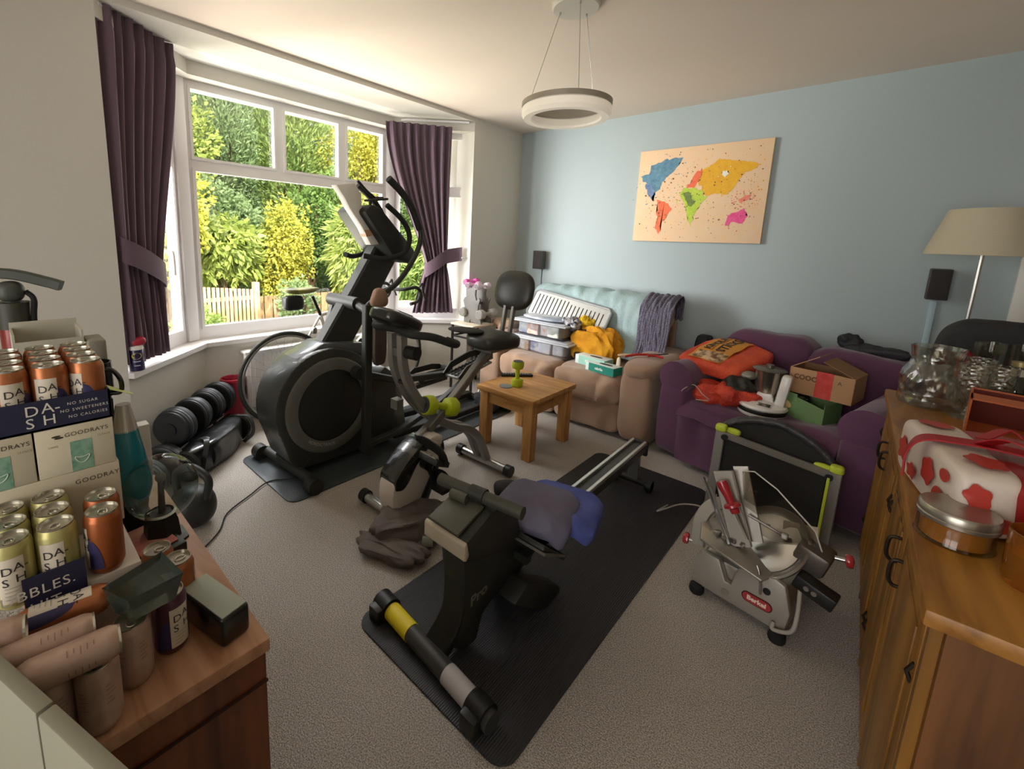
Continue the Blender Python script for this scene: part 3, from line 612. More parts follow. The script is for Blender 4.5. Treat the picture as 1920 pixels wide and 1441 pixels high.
# ------------------------------------------------------------------ bicycle in the bay
bk = thing('bicycle', 'white and yellow racing bicycle with drop handlebars leaning in the window bay', 'bicycle', (-.22, -1.97, 0))
tyre = mat('tyre', '35352F', .8); rim_m = mat('rim_silver', 'A9A9A6', .3, .8); bw = mat('bike_white', 'D9D6CB', .35); by = mat('bike_yellow', 'C9B15A', .4)
BX = -.24
def wheel(yc, cass):
    w = MB().tube([(BX, yc+.333*cos(2*pi*i/72), .34+.333*sin(2*pi*i/72)) for i in range(72)], .0135, 10, True).build('wheel', tyre, bk)
    MB().tube([(BX, yc+.312*cos(2*pi*i/72), .34+.312*sin(2*pi*i/72)) for i in range(72)], .1, closed=True, flat=(.016, .02), up=(1, 0, 0)).build('rim', rim_m, w)
    s = MB(); rr = random.Random(5)
    for i in range(28):
        a0 = 2*pi*i/28; a1 = a0+(.5 if i % 2 else -.5); sx = .03 if i % 4 < 2 else -.03
        s.cyl((BX+sx, yc+.018*cos(a1), .34+.018*sin(a1)), (BX, yc+.305*cos(a0), .34+.305*sin(a0)), .0011, n=5)
    s.build('spokes', steel, w); MB().cyl((BX-.045, yc, .34), (BX+.045, yc, .34), .016).build('hub', steel, w)
    if cass:
        c = MB()
        for k in range(6): c.lathe([(.01, 0), (.028+.004*k, 0), (.028+.004*k, .002), (.01, .002)], (BX+.045-.005*k, yc, .34), (1, 0, 0), 30)
        c.build('cassette', gunmetal, w)
wheel(-2.47, 1); wheel(-1.475, 0)
J = dict(rear=(BX, -2.47, .34), bb=(BX, -2.06, .31), seat=(BX, -2.18, .78), head=(BX, -1.63, .87), headl=(BX, -1.585, .74), front=(BX, -1.475, .34))
f = MB(); f.cyl(J['bb'], J['seat'], .016).cyl(J['seat'], J['head'], .015).cyl(J['head'], J['headl'], .019)
f.cyl(J['bb'], J['rear'], .010).cyl(J['seat'], J['rear'], .009).build('frame', bw, bk)
f = MB(); f.cyl(J['bb'], J['headl'], .024).build('down_tube', mat('tube_cream', 'DDD5AE', .35), bk)
f = MB(); f.tube(smooth([J['headl'], (BX, -1.55, .5), J['front']]), [.017]*6+[.012]*7).build('fork', bw, bk)
dv = (Vector(J['headl'])-Vector(J['bb'])).normalized(); up = Vector((1, 0, 0)).cross(dv)
letters('CARRERA', .062, plane_fn(Vector(J['bb'])+dv*.12+Vector((.0245, 0, 0))-up*.018, dv, up, .001), .95, .004).build('lettering', mat('ink_black', '161616', .5), bk, fix=False)
MB().cyl(J['seat'], (BX, -2.245, .93), .013).build('seat_post', black, bk)
MB().pad((BX, -2.33, .975), (.13, .27, .045), .7, fn=lambda p: Vector((p.x*(1-.5*max(0, p.y/.135)), p.y, p.z+.008*(p.y/.13)**2))).build('saddle', mat('saddle_yellow_black', '8E8C3A', .5, var=(8, '2A2A25', .15)), bk)
MB().pad((BX, -2.40, .89), (.09, .15, .11), .5).build('saddle_bag', black, bk)
MB().cyl((BX, -1.62, .82), (BX, -1.63, .93), .014).cyl((BX, -1.63, .93), (BX, -1.54, .95), .013).build('stem', black, bk)
for s in (-1, 1):
    MB().tube(smooth([(BX, -1.54, .95), (BX+s*.12, -1.54, .955), (BX+s*.20, -1.50, .96), (BX+s*.21, -1.39, .97), (BX+s*.21, -1.34, .92), (BX+s*.21, -1.37, .85), (BX+s*.21, -1.45, .83)]), .015).build('handlebar', mat('bar_tape', '2A2B26', .8), bk)
    MB().tube(smooth([(BX+s*.21, -1.35, .97), (BX+s*.21, -1.32, 1.0), (BX+s*.21, -1.31, .94), (BX+s*.205, -1.27, .85)]), .009).build('brake_lever', dk, bk)
m = MB(); m.lathe([(.02, 0), (.095, 0), (.098, .003), (.095, .006), (.02, .006)], (BX+.03, -2.06, .28), (1, 0, 0), 40); m.cyl((BX+.04, -2.06, .28), (BX+.045, -1.93, .18), .012).cyl((BX-.04, -2.06, .28), (BX-.045, -2.19, .38), .012); m.bb((BX+.05, -1.98, .165), (BX+.13, -1.90, .19), .005); m.build('crankset', steel, bk)
MB().tube([(BX+.033, -2.06+.097*cos(rad(t_)), .28+.097*sin(rad(t_))) for t_ in range(-90, 91, 15)]+[(BX+.03, -2.47, .37)]+[(BX+.03, -2.47+.035*cos(rad(t_)), .34+.035*sin(rad(t_))) for t_ in range(90, 271, 30)]+[(BX+.03, -2.42, .22)], .004, 6, True).build('chain', gunmetal, bk)
MB().box((BX, -2.24, .665), (.05, .04, .05), None, .01).build('brake_caliper', steel, bk)
MB().box((BX, -1.49, .665), (.05, .04, .05), None, .01).build('brake_caliper', steel, bk)

# ------------------------------------------------------------------ folding exercise bike
xb = thing('exercise_bike', 'grey folding exercise bike with white flywheel shell and black seat', 'exercise machine', (1.22, -2.3, 0))
for x0, x1, y in ((1.02, 1.50, -2.665), (1.0, 1.42, -1.90)):
    s = MB().cyl((x0, y, .038), (x1, y, .038), .026).build('stabiliser', steel, xb)
    for q in (x0, x1-.035): MB().cyl((q, y, .038), (q+.04, y, .038), .034).build('end_cap', black, s)
# shell
def shell(mb, poly, x0, x1, bev): return mb.prism(poly, x0, x1, 'x', bev)
sp = [(-2.63, .012), (-2.69, .05), (-2.725, .15), (-2.705, .27), (-2.61, .36), (-2.48, .41), (-2.41, .40), (-2.405, .35), (-2.45, .25), (-2.52, .09), (-2.57, .02)]
sps = [(p.x, p.y) for p in smooth([(*p, 0) for p in sp+[sp[0]]], 4)[:-1]]
ww = mat('shell_white', 'D8CFC2', .3, coat=.3)
m = MB().prism(sps, 1.23, 1.345, 'x', .014).build('flywheel_shell', ww, xb)
def scaled(poly, c, k): return [(c[0]+(p[0]-c[0])*k, c[1]+(p[1]-c[1])*k) for p in poly]
bp = [(-2.712, .215), (-2.706, .275), (-2.615, .362), (-2.51, .410), (-2.49, .385), (-2.53, .345), (-2.585, .30), (-2.63, .235), (-2.67, .205)]
MB().prism([(p.x, p.y) for p in smooth([(*p, 0) for p in bp+[bp[0]]], 3)[:-1]], 1.226, 1.352, 'x', .006).build('shell_cover', mat('shell_black', '26261F', .22, coat=.5), xb)
bp2 = [(-2.62, .006), (-2.69, .04), (-2.62, .05), (-2.555, .11), (-2.485, .22), (-2.405, .37), (-2.397, .33), (-2.445, .21), (-2.52, .05), (-2.56, .008)]
MB().prism(bp2, 1.226, 1.352, 'x', .004).build('shell_base', mat('shell_navy', '1A1C22', .35), xb)
MB().tube([(1.275, -2.62, .30), (1.275, -2.58, .22), (1.275, -2.60, .14)], .004).build('shell_seam', black, xb)
MB().cyl((1.345, -2.535, .30), (1.385, -2.535, .30), .03).cyl((1.37, -2.535, .30), (1.39, -2.50, .20), .014).build('crank', black, xb)
ped = MB().box((1.44, -2.50, .195), (.10, .09, .022), None, .006).build('pedal', black, xb)
MB().tube(smooth([(1.39, -2.50, .2), (1.40, -2.50, .25), (1.45, -2.50, .265), (1.49, -2.50, .24), (1.49, -2.50, .2)]), .1, flat=(.035, .004), up=(0, 1, 0)).build('pedal_strap', black, ped)
ped = MB().box((1.40, -2.53, .335), (.15, .10, .03), Matrix.Rotation(rad(-25), 4, 'X'), .008)
pd2 = ped.build('pedal', mat('pedal_grey', '3A3B36', .5), xb)
g = MB()
for i in range(5): g.box((1.40, -2.53-.036+i*.018, .3535-(i-2)*.008*1), (.12, .005, .004))
for i in range(4): g.box((1.355+i*.03, -2.53, .355), (.005, .08, .004), Matrix.Rotation(rad(-25), 4, 'X'))
g.build('pedal_tread', mat('tread_pale', 'A9A79C', .6), pd2)
MB().tube(smooth([(1.32, -2.53, .33), (1.32, -2.54, .40), (1.40, -2.55, .415), (1.47, -2.54, .39), (1.48, -2.53, .33)]), .1, flat=(.06, .005), up=(0, 1, 0)).build('pedal_strap', black, pd2)
# frame A: shell to seat
MB().tube([(1.275, -2.45, .42), (1.22, -2.20, .52), (1.2, -2.06, .60), (1.2, -1.86, .76)], .1, flat=(.04, .05), up=(0, 0, 1)).build('seat_tube', gunmetal, xb)
MB().tube([(1.275, -2.52, .40), (1.25, -2.35, .46)], .1, flat=(.03, .035), up=(0, 0, 1)).build('inner_tube', steel, xb)
# frame B: twin curved uprights from the rear foot to the console
upm = mat('upright_grey', '8E8B85', .35, .45)
for dx in (-.036, .036):
    MB().tube(smooth([(1.20+dx, -1.90, .05), (1.20+dx, -1.935, .12), (1.20+dx, -1.99, .22), (1.20+dx, -2.08, .30), (1.20+dx, -2.20, .35), (1.20+dx, -2.36, .45), (1.20+dx, -2.50, .60), (1.20+dx, -2.58, .76), (1.20+dx, -2.595, .93)], 5), .1, flat=(.034, .045), up=(0, 1, 0)).build('curved_upright', upm, xb)
MB().bb((1.175, -2.61, .55), (1.225, -2.57, .60)).bb((1.175, -2.605, .82), (1.225, -2.57, .86)).build('crossbar', gunmetal, xb)
MB().cyl((1.25, -2.57, .845), (1.31, -2.56, .845), .033, n=24).build('tension_knob', black, xb)
for y, z in ((-2.08, .30), (-2.56, .68), (-2.35, .44)): MB().cyl((1.16, y, z), (1.245, y, z), .011).build('bolt', black, xb)
MB().tube(smooth([(1.2, -2.60, .955), (1.33, -2.62, .95), (1.40, -2.55, .94), (1.43, -2.45, .90), (1.41, -2.40, .89), (1.36, -2.42, .90)]), .019).build('handlebar', MC['foam_grip'], xb)
MB().tube(smooth([(1.2, -2.60, .955), (1.07, -2.62, .95), (1.0, -2.55, .955), (.98, -2.45, .92), (1.0, -2.40, .91)]), .019).build('handlebar', MC['foam_grip'], xb)
c_ = MB().pad((1.2, -2.60, 1.0), (.19, .24, .07), .5, rot=Matrix.Rotation(rad(-22), 4, 'X')).build('console', mat('console_black', '1E1F1C', .3, coat=.4), xb)
MB().box((1.2, -2.585, 1.032), (.11, .09, .006), Matrix.Rotation(rad(-22), 4, 'X'), .002).build('display', mat('display_glass', '3F4A3E', .1, coat=1), c_)
st = mat('vinyl_black', '2E2D27', .38, bump=(60, .08))
MB().pad((1.2, -1.88, .80), (.29, .26, .10), .55, nz=.004, fn=lambda p: Vector((p.x*(1+.25*p.y/.13), p.y, p.z))).build('seat', st, xb)
MB().bb((1.13, -1.95, .735), (1.27, -1.80, .76), .006).build('seat_bracket', gunmetal, xb)
MB().pad((1.2, -1.66, 1.085), (.29, .085, .25), .75, .85, rot=Matrix.Rotation(rad(-12), 4, 'X')).build('backrest', st, xb)
for dx in (-.03, .03): MB().tube([(1.2+dx, -1.80, .74), (1.2+dx, -1.73, .80), (1.2+dx, -1.69, 1.02)], .1, flat=(.02, .03), up=(0, 1, 0)).build('backrest_post', gunmetal, xb)
MB().pad((1.10, -1.99, .855), (.23, .12, .03), .9, nz=.006, rot=rad(20)).build('folded_glove', mat('glove_black', '2A2824', .8), None, 'black folded glove lying on the exercise bike seat', 'glove')

# ------------------------------------------------------------------ dumbbells
def dumbbell(mcol, name='dumbbell', hexd=True, r=.036, L=.15, cap='3A3B38', n=8, cname=None):
    """lies along local z, base at z 0"""
    t = thing(name, 'x', 'dumbbell', (0, 0, 0)); ORG[t.name] = Vector((0, 0, 0)); k = L*.29; b = .007
    for z0, sgn in ((0, 1), (L, -1)):
        h = MB().lathe([(.001, z0+sgn*.002), (r*.84, z0+sgn*.002), (r*.92, z0+sgn*b*.3), (r, z0+sgn*b*1.6), (r, z0+sgn*(k-b*1.6)), (r*.86, z0+sgn*k), (.015, z0+sgn*(k+.004))], n=n, close=False).build('weight_head', mcol, t, angle=50)
        MB().lathe([(r*.80, z0+sgn*.0025), (r*.78, z0-sgn*.001), (.001, z0-sgn*.001)], n=24, close=False).build('end_disc', mat('disc_'+cap, cap, .5), h)
    MB().cyl((0, 0, k*.9), (0, 0, L-k*.9), .0145).build('handle', mcol, t)
    return t
lime = mat('lime_vinyl', 'AEBB1C', .5)
d1 = dumbbell(lime, r=.041, L=.175); d1.location = (1.165, -1.52, .42); d1['label'] = 'lime green dumbbell standing upright on the pine side table'
# the second leans in the bend of the exercise bike
d2 = dup(d1, (1.15, -2.385, .53), None, 'lime green dumbbell resting in the bend of the exercise bike frame')
v = Vector((.02, .19, -.055)).normalized(); d2.rotation_euler = v.to_track_quat('Z', 'Y').to_euler()
d2.location = (1.245, -2.45, .545); d2.scale = (1.3, 1.3, 1.25)

# ------------------------------------------------------------------ pine side table
pine = wood('pine', 'C99758', 'A9743A', .5, 'X', 9); pinez = wood('pine_leg', 'C79556', 'A8723A', .5, 'Z', 9)
st_ = thing('side_table', 'square pine side table with chunky legs in the middle of the room', 'table', (1.18, -1.43, 0))
MB().bb((.955, -1.695, .385), (1.415, -1.155, .42), .005).build('tabletop', pine, st_)
for x, y in ((1.005, -1.64), (1.365, -1.64), (1.005, -1.21), (1.365, -1.21)):
    MB().bb((x-.033, y-.033, 0), (x+.033, y+.033, .385), .003).build('leg', pinez, st_)
MB().bb((1.03, -1.655, .30), (1.34, -1.635, .385)).build('apron', pine, st_); MB().bb((1.03, -1.215, .30), (1.34, -1.195, .385)).build('apron', pine, st_)
MB().bb((.99, -1.61, .30), (1.01, -1.24, .385)).build('apron', pine, st_); MB().bb((1.36, -1.61, .30), (1.38, -1.24, .385)).build('apron', pine, st_)
for i, (x, y, a0, lab) in enumerate(((1.0, -1.36, 52, 'black remote control on the pine table, nearer the dumbbell-free corner'), (1.05, -1.31, 46, 'black remote control on the pine table with pale end, next to the other'))):
    lab = ('slim black remote control at the left edge of the pine side table', 'wider black remote control on the pine side table close to the upright dumbbell')[i]
    t = thing('remote_control', lab, 'remote control', (x, y, .42)); M = Matrix.Translation((x, y, .43)) @ Matrix.Rotation(rad(a0), 4, 'Z')
    MB().box((0, 0, 0), (.16+.01*i, .042+.006*i, .018), None, .006).xf(M).build('body', black, t)
    g = MB()
    for a_ in range(7):
        for b_ in range(3): g.box((-.06+a_*.018, -.011+b_*.011, .0095), (.008, .006, .003))
    g.xf(M).build('buttons', mat('button_grey', 'A0A09A', .5), t)
MB().lathe([(.001, 0), (.044, 0), (.046, .003), (.044, .006), (.001, .006)], (1.12, -1.585, .42)).build('coaster', mat('coaster_grey', '8F938F', .3, .3), None, 'round grey coaster on the pine side table', 'coaster')

# ------------------------------------------------------------------ rowing machine
rw = thing('rowing_machine', 'black rowing machine with aluminium rail on the ribbed mat', 'exercise machine', (1.98, -2.4, .008))
rb = mat('rower_black', '252621', .5); alu = mat('aluminium', 'C6C5BF', .3, .9)
MB().tube([(1.97, -2.75, .20), (1.97, -1.42, .235)], .1, flat=(.085, .05), up=(0, 0, 1)).build('slide_rail', mat('rail_black', '3A3A37', .4), rw)
for s in (-1, 1): MB().tube([(1.97+s*.034, -2.75, .232), (1.97+s*.034, -1.41, .267)], .1, flat=(.017, .018), up=(0, 0, 1)).build('rail_edge', alu, rw)
MB().bb((1.92, -1.42, .19), (2.02, -1.395, .275), .006).build('rail_end_cap', black, rw)
MB().tube([(1.97, -1.46, .20), (1.97, -1.45, .05)], .1, flat=(.03, .06), up=(1, 0, 0)).build('rear_leg', gunmetal, rw)
s = MB().cyl((1.86, -1.45, .045), (2.08, -1.45, .045), .02).build('rear_stabiliser', black, rw)
for x in (1.86, 2.06): MB().cyl((x-.012, -1.45, .04), (x+.02, -1.45, .04), .032).build('end_cap', black, s)
bd = [(-3.0, .47), (-2.99, .40), (-2.965, .20), (-3.0, .06), (-2.90, .03), (-2.87, .12), (-2.74, .18), (-2.60, .165), (-2.53, .21), (-2.66, .36), (-2.78, .48), (-2.86, .525)]
MB().prism(bd, 1.915, 2.025, 'x', .02).build('body', rb, rw)
hd_ = [(-3.02, .485), (-3.02, .435), (-2.98, .40), (-2.84, .36), (-2.72, .37), (-2.76, .48), (-2.85, .535), (-2.90, .535)]
MB().prism(hd_, 1.885, 2.06, 'x', .012).build('head_housing', rb, rw)
MB().prism([(-3.03, .482), (-3.018, .490), (-3.005, .44), (-3.018, .425), (-3.03, .432)], 1.883, 2.062, 'x', .005).build('front_badge', mat('cream_plate', 'B9AE97', .5, var=(3, 'A39780')), rw)
MB().box((1.965, -2.965, .520), (.13, .13, .012), Matrix.Rotation(rad(18), 4, 'X'), .004).build('console', mat('console_olive', '4A493D', .45), rw)
MB().cyl((1.91, -2.93, .55), (1.975, -2.925, .553), .018).build('console_hinge', MC['console_olive'], rw)
MB().cyl((1.89, -2.99, .39), (1.86, -3.01, .385), .016).build('side_knob', mat('olive_knob', '5C5A48', .5), rw)
MB().tube(smooth([(1.97, -2.95, .30), (1.97, -2.96, .16), (1.95, -3.01, .06), (1.94, -3.05, .03)]), .1, flat=(.09, .05), up=(0, 1, 0)).build('front_leg', rb, rw)
h = thing('x', 'x', 'x') if 0 else None
hb = MB().cyl((1.838, -2.915, .565), (2.155, -2.872, .565), .0205, n=24).build('handle', mat('handle_foam', '3B3A30', .6), rw)
MB().cyl((1.965, -2.898, .565), (2.02, -2.890, .565), .026).build('handle_collar', rb, hb)
MB().box((1.965, -2.89, .545), (.05, .05, .05), None, .006).build('handle_cradle', rb, rw)
MB().cyl((1.68, -3.03, .045), (2.23, -3.075, .045), .031, n=24).build('front_foot_tube', mat('foot_tube', '3B3B3A', .35), rw)
ft = Vector((2.23-1.68, -3.075+3.03, 0)).normalized()
def on(s): return Vector((1.68, -3.03, .045))+ft*s
MB().cyl(on(.05), on(.17), .0325, n=24).build('warning_label', mat('label_yellow', 'E2CE1E', .5), rw)
MB().cyl(on(.36), on(.47), .0325, n=24).build('silver_label', mat('label_silver', 'B9B4B4', .4), rw)
for s0 in (0, .49): 
    c2 = MB().cyl(on(s0-.02), on(s0+.045), .041, n=24).bb(tuple(on(s0+.01)+Vector((-.03, -.06, -.04))), tuple(on(s0+.01)+Vector((.03, 0, .02))), .01).build('wheel_cap', black, rw)
letters('Pro', .06, lambda x, y: (2.0265, -2.95+x, .20+y*.9+x*.15), 1, .002).build('lettering', mat('letter_dull', '6E6C5E', .5), rw, fix=False)
MB().prism([(-2.80, .16), (-2.72, .20), (-2.50, .06), (-2.47, .02), (-2.58, .0), (-2.66, .05)], 2.02, 2.10, 'x', .01).build('side_leg', rb, rw)
MB().prism([(-2.80, .16), (-2.72, .20), (-2.50, .06), (-2.47, .02), (-2.58, .0), (-2.66, .05)], 1.84, 1.92, 'x', .01).build('side_leg', rb, rw)
for x in (1.83, 2.10):
    fp = MB().box((x, -2.66, .315), (.12, .20, .018), Matrix.Rotation(rad(-38), 4, 'X'), .005).build('footplate', rb, rw)
    q = MB().tube([(x-.055, -2.735, .355), (x+.055, -2.735, .355), (x+.055, -2.61, .285), (x-.055, -2.61, .285)], .1, closed=True, flat=(.035, .01), up=(0, .5, .8)).build('heel_cup', mat('cup_rim', '55544C', .5), fp)
MB().box((1.97, -2.70, .27), (.22, .03, .03)).build('footplate_bar', rb, rw)
MB().pad((1.99, -2.50, .31), (.24, .26, .075), .5).build('seat', rb, rw)
MB().bb((1.93, -2.58, .24), (2.01, -2.42, .28)).build('seat_carriage', rb, rw)
# clothes on the rower seat
def drape(x, y, cx, cy, hw, hl, top, edge, seed, amp=.012):
    dx = max(0, abs(x-cx)-hw); dy = max(0, abs(y-cy)-hl); d_ = math.hypot(dx, dy)
    z = top-min(edge, d_*1.7)
    return z+amp*noise.noise(Vector((x*9+seed, y*9, seed)))
RC_ = Matrix.Rotation(rad(-28), 3, 'Z')
def cl(sx, sy, cx, cy, rot, top, edge, hw, hl, seed, amp=.012):
    def f(u, v):
        p = Matrix.Rotation(rot, 3, 'Z') @ Vector(((u-.5)*sx, (v-.5)*sy, 0)); x, y = p.x, p.y
        q = Matrix.Rotation(-rot, 3, 'Z') @ p
        ex = max(0, abs(q.x)-hw); ey = max(0, abs(q.y)-hl); e = math.hypot(ex, ey)
        z = top-min(edge, e*e*9+e*.5)+amp*noise.noise(Vector((q.x*11+seed, q.y*11, seed)))+.4*amp*noise.noise(Vector((q.x*30+seed, q.y*24, 1)))
        k = 1-.35*min(1, e/.12) if e > 0 else 1
        return (cx+x*k if 0 else cx+x-(x*(.25*min(1, e/.1))), cy+y-(y*(.25*min(1, e/.1))), z)
    return f
def bend(hw, k): 
    def f(p):
        e = max(0, abs(p.x)-hw)+max(0, abs(p.y)-hw); return Vector((p.x*(1-.25*e/.2), p.y*(1-.25*e/.2), p.z-k*e*e-e*.25+.006*noise.noise(p*14)))
    return f
MB().pad((2.055, -2.455, .375), (.34, .30, .04), .2, .28, nz=.006, ns=12, rot=rad(14), n=(24, 70), fn=bend(.10, 3.5)).build('folded_garment', mat('blue_cotton', '5763A6', .9, bump=(300, .3), var=(12, '424F90')), None, 'blue folded garment under the grey one on the rowing machine seat', 'clothing')
MB().pad((2.01, -2.555, .405), (.33, .33, .03), .2, .25, nz=.006, ns=10, rot=rad(14), n=(24, 70), fn=bend(.10, 4.0)).build('folded_garment', mat('slate_cotton', '625F70', .95, bump=(300, .3), var=(9, '6D6A80')), None, 'slate grey folded garment on top of the rowing machine seat', 'clothing')
MB().pad((1.80, -2.43, .30), (.16, .09, .085), .8, nz=.01, ns=12, rot=rad(25)).build('sports_glove', mat('neoprene_black', '222223', .75), None, 'black padded glove between the rowing machine and the exercise bike', 'glove')
# dark cloth on the floor by the exercise bike foot
def heap(mb, c, d, rot, nz, ns, seed, e=.75):
    def fold(p):
        q = Vector((p.x*.45+p.y*.3, p.y*1.5, p.z*.5))*ns; k = .45-1.9*abs(noise.noise(q+Vector((seed, 0, 0))))+.35-.9*abs(noise.noise(q*2.1+Vector((0, seed, 2))))
        return Vector((p.x*(1+.25*k), p.y*(1+.25*k), max(p.z, -d[2]*.48)*(1+.5*k)))
    return mb.pad(c, d, e, nz=nz*.5, ns=ns*1.6, seed=seed, n=(60, 100), rot=rot, fn=fold)
m = MB(); heap(m, (1.40, -2.66, .055), (.34, .22, .12), rad(60), .01, 10, 3); m2 = MB(); heap(m2, (1.44, -2.78, .035), (.32, .22, .05), rad(20), .008, 11, 5); m.add(m2.v, m2.f)
m2 = MB(); heap(m2, (1.47, -2.55, .045), (.28, .18, .08), rad(95), .01, 11, 8); m.add(m2.v, m2.f)
m.build('dropped_cloth', mat('brown_grey_cloth', '5E5650', .95, bump=(200, .4), var=(14, '6C645E')), None, 'crumpled brown-grey cloth on the carpet beside the exercise bike', 'cloth')

# ------------------------------------------------------------------ power cable of the elliptical
MB().tube(smooth([(.62, -2.75, .12), (.60, -2.84, .03), (.52, -2.95, .012), (.58, -3.08, .008), (.66, -3.22, .008), (.78, -3.30, .008), (.88, -3.42, .008)]), .0035, 6).build('power_cable', black, None, 'thin black cable trailing from the elliptical trainer across the carpet', 'cable')

# ------------------------------------------------------------------ heavy black dumbbells, boxing bag and pot by the bay
def heavy(label, c, v, L, rr):
    c = Vector(c); v = Vector(v).normalized(); t = thing('adjustable_dumbbell', label, 'dumbbell', (c.x, c.y, 0), 'adjustable dumbbells beside the bay')
    k = -L/2
    MB().cyl(c+v*(-L*.2), c+v*(L*.2), .018).build('handle', steel, t)
    for s in (-1, 1):
        for i, (q, r_) in enumerate(((.20, rr*.97), (.26, rr), (.32, rr*.98), (.38, rr*.95), (.44, rr*.9))):
            p = MB().lathe([(.02, -.014), (r_*.93, -.014), (r_, -.008), (r_, .008), (r_*.93, .014), (.02, .014)], c+v*(s*L*q), v, 36).build('weight_plate', mat('plate_black', '1F2022', .5, bump=(200, .1)) if i != 2 else mat('plate_grey', '3D4148', .4), t)
        MB().cyl(c+v*(s*L*.46), c+v*(s*L*.52), rr*.35).build('end_hub', black, t)
heavy('large black adjustable dumbbell nearest the red pot beside the bay', (-.265, -2.97, .268), (-.69, .725, 0), .24, .112)
heavy('large black adjustable dumbbell nearer the chest, beside the leather bag', (-.04, -3.20, .268), (-.69, .725, 0), .28, .112)
heavy('large black adjustable dumbbell on the floor partly hidden by the glass globe', (.20, -3.42, .112), (-.3, .25, 0), .30, .112)
t = thing('dumbbell_stand', 'low black stand carrying the two large dumbbells along the bay wall', 'stand', (-.12, -3.16, 0))
nn_ = Vector((.725, .69, 0)); A_ = Vector((.09, -3.43, 0))+nn_*.05; B_ = Vector((-.36, -2.96, 0))+nn_*.05; uu = (B_-A_).normalized()
for w_, nm in ((.03, 'rail'), (.12, 'rail')):
    MB().tube([A_+nn_*w_*.7+Vector((0, 0, .145)), B_+nn_*w_*.7+Vector((0, 0, .145))], .1, flat=(.03, .02)).build(nm, black, t)
for q in (.12, .88):
    for w_ in (.02, .085):
        p_ = A_.lerp(B_, q)+nn_*w_; MB().cyl((p_.x, p_.y, 0), (p_.x, p_.y, .14), .012).build('leg', black, t)
t = thing('boxing_bag', 'shiny black leather bag with strap lying on the carpet beside the dumbbells', 'bag', (0, -3.05, 0))
lth = mat('black_leather', '1C1D1F', .28, bump=(12, .5), coat=.2)
a_, b_ = Vector((.20, -3.27, .092)), Vector((-.15, -2.86, .092)); dv = (b_-a_).normalized()
MB().pad((a_+b_)/2, (.56, .175, .175), .28, 1, nz=.010, ns=9, rot=dv.to_track_quat('X', 'Z').to_matrix().to_4x4()).build('body', lth, t)
for q in (a_, b_): MB().lathe([(.03, -.012), (.082, -.012), (.091, 0), (.082, .012), (.03, .012)], q, dv, 32).build('end_pad', black, t)
p_ = a_.lerp(b_, .30); MB().lathe([(.090, -.03), (.094, -.025), (.094, .025), (.090, .03)], p_, dv, 32).build('band', black, t)
MB().tube(smooth([b_+Vector((0, .0, .085)), b_+Vector((.05, .06, .07)), b_+Vector((.10, .06, -.02)), b_+Vector((.09, .0, -.075))]), .1, flat=(.03, .006)).build('strap', black, t)
MB().tube(smooth([p_+Vector((.0, .0, .095)), p_+Vector((.07, .0, .10)), p_+Vector((.115, -.03, .03)), p_+Vector((.11, -.05, -.07))]), .1, flat=(.03, .006)).build('strap', black, t)
t = thing('plant_pot', 'tall crimson textured pot on the floor under the bay sill', 'pot', (-.415, -2.785, 0))
red = mat('crimson_glaze', 'B23048', .35, bump=(28, 1.0))
MB().lathe([(.001, 0), (.062, 0), (.066, .01), (.074, .34), (.076, .355), (.068, .355), (.064, .33), (.058, .02), (.001, .02)], (-.415, -2.785, 0), n=48, close=False).build('pot_body', red, t)
MB().lathe([(.073, .335), (.080, .34), (.080, .358), (.071, .36), (.067, .345)], (-.415, -2.785, 0), n=48, close=False).build('pot_rim', mat('crimson_smooth', 'B8293E', .3), t)
t = thing('kettlebell', 'black kettlebell with upright handle on the carpet behind the glass globe', 'kettlebell', (.63, -3.36, 0))
MB().pad((.63, -3.36, .095), (.20, .20, .19), .9).build('ball', mat('cast_black', '262726', .5), t)
MB().tube(smooth([(.56, -3.40, .15), (.55, -3.40, .24), (.60, -3.37, .285), (.66, -3.34, .285), (.71, -3.31, .24), (.70, -3.32, .15)]), .018).build('handle', MC['cast_black'], t)

# ------------------------------------------------------------------ corner stand with the small dumbbell rack
t = thing('corner_table', 'small pale-topped table with black metal legs in the corner by the pier', 'table', (.15, -.79, 0))
MB().bb((.012, -.99, .612), (.29, -.60, .63), .003).build('tabletop', mat('pale_top', 'D9CDB8', .5), t)
for x in (.025, .277):
    for y in (-.975, -.615): MB().bb((x-.009, y-.009, 0), (x+.009, y+.009, .612)).build('leg', black, t)
MB().bb((.02, -.984, .50), (.28, -.968, .515)).bb((.27, -.98, .50), (.285, -.61, .515)).bb((.018, -.98, .50), (.032, -.61, .515)).build('rail', black, t)
t = thing('dumbbell_rack', 'grey plastic dumbbell stand shaped like a tree on the corner table', 'rack', (.15, -.79, .63))
gp = mat('rack_grey', '6E6B66', .55)
prof = [(-.09, 0), (-.02, 0), (-.015, .03), (.035, .03), (.04, 0), (.12, 0), (.11, .06), (.075, .12), (.08, .17), (.10, .225), (.085, .24), (.055, .215), (.04, .26), (.045, .33), (.02, .355), (-.0, .33), (-.02, .325), (-.035, .37), (-.065, .355), (-.075, .30), (-.07, .24), (-.09, .23), (-.105, .20), (-.08, .13), (-.09, .06)]
for y in (-.86, -.72): MB().prism([(p[0]+.155, p[1]+.63) for p in prof], y-.009, y+.009, 'y', .002).build('side_plate', gp, t)
MB().bb((.12, -.86, .64), (.20, -.72, .665)).bb((.13, -.86, .80), (.17, -.72, .82)).build('cross_piece', gp, t)
pink = mat('pink_vinyl', 'D88BC4', .5); pink2 = mat('pale_pink_vinyl', 'E3B9D6', .5); gv = mat('grey_vinyl', 'A9A7A1', .5)
hot = mat('hot_pink_vinyl', 'DE5FAE', .5)
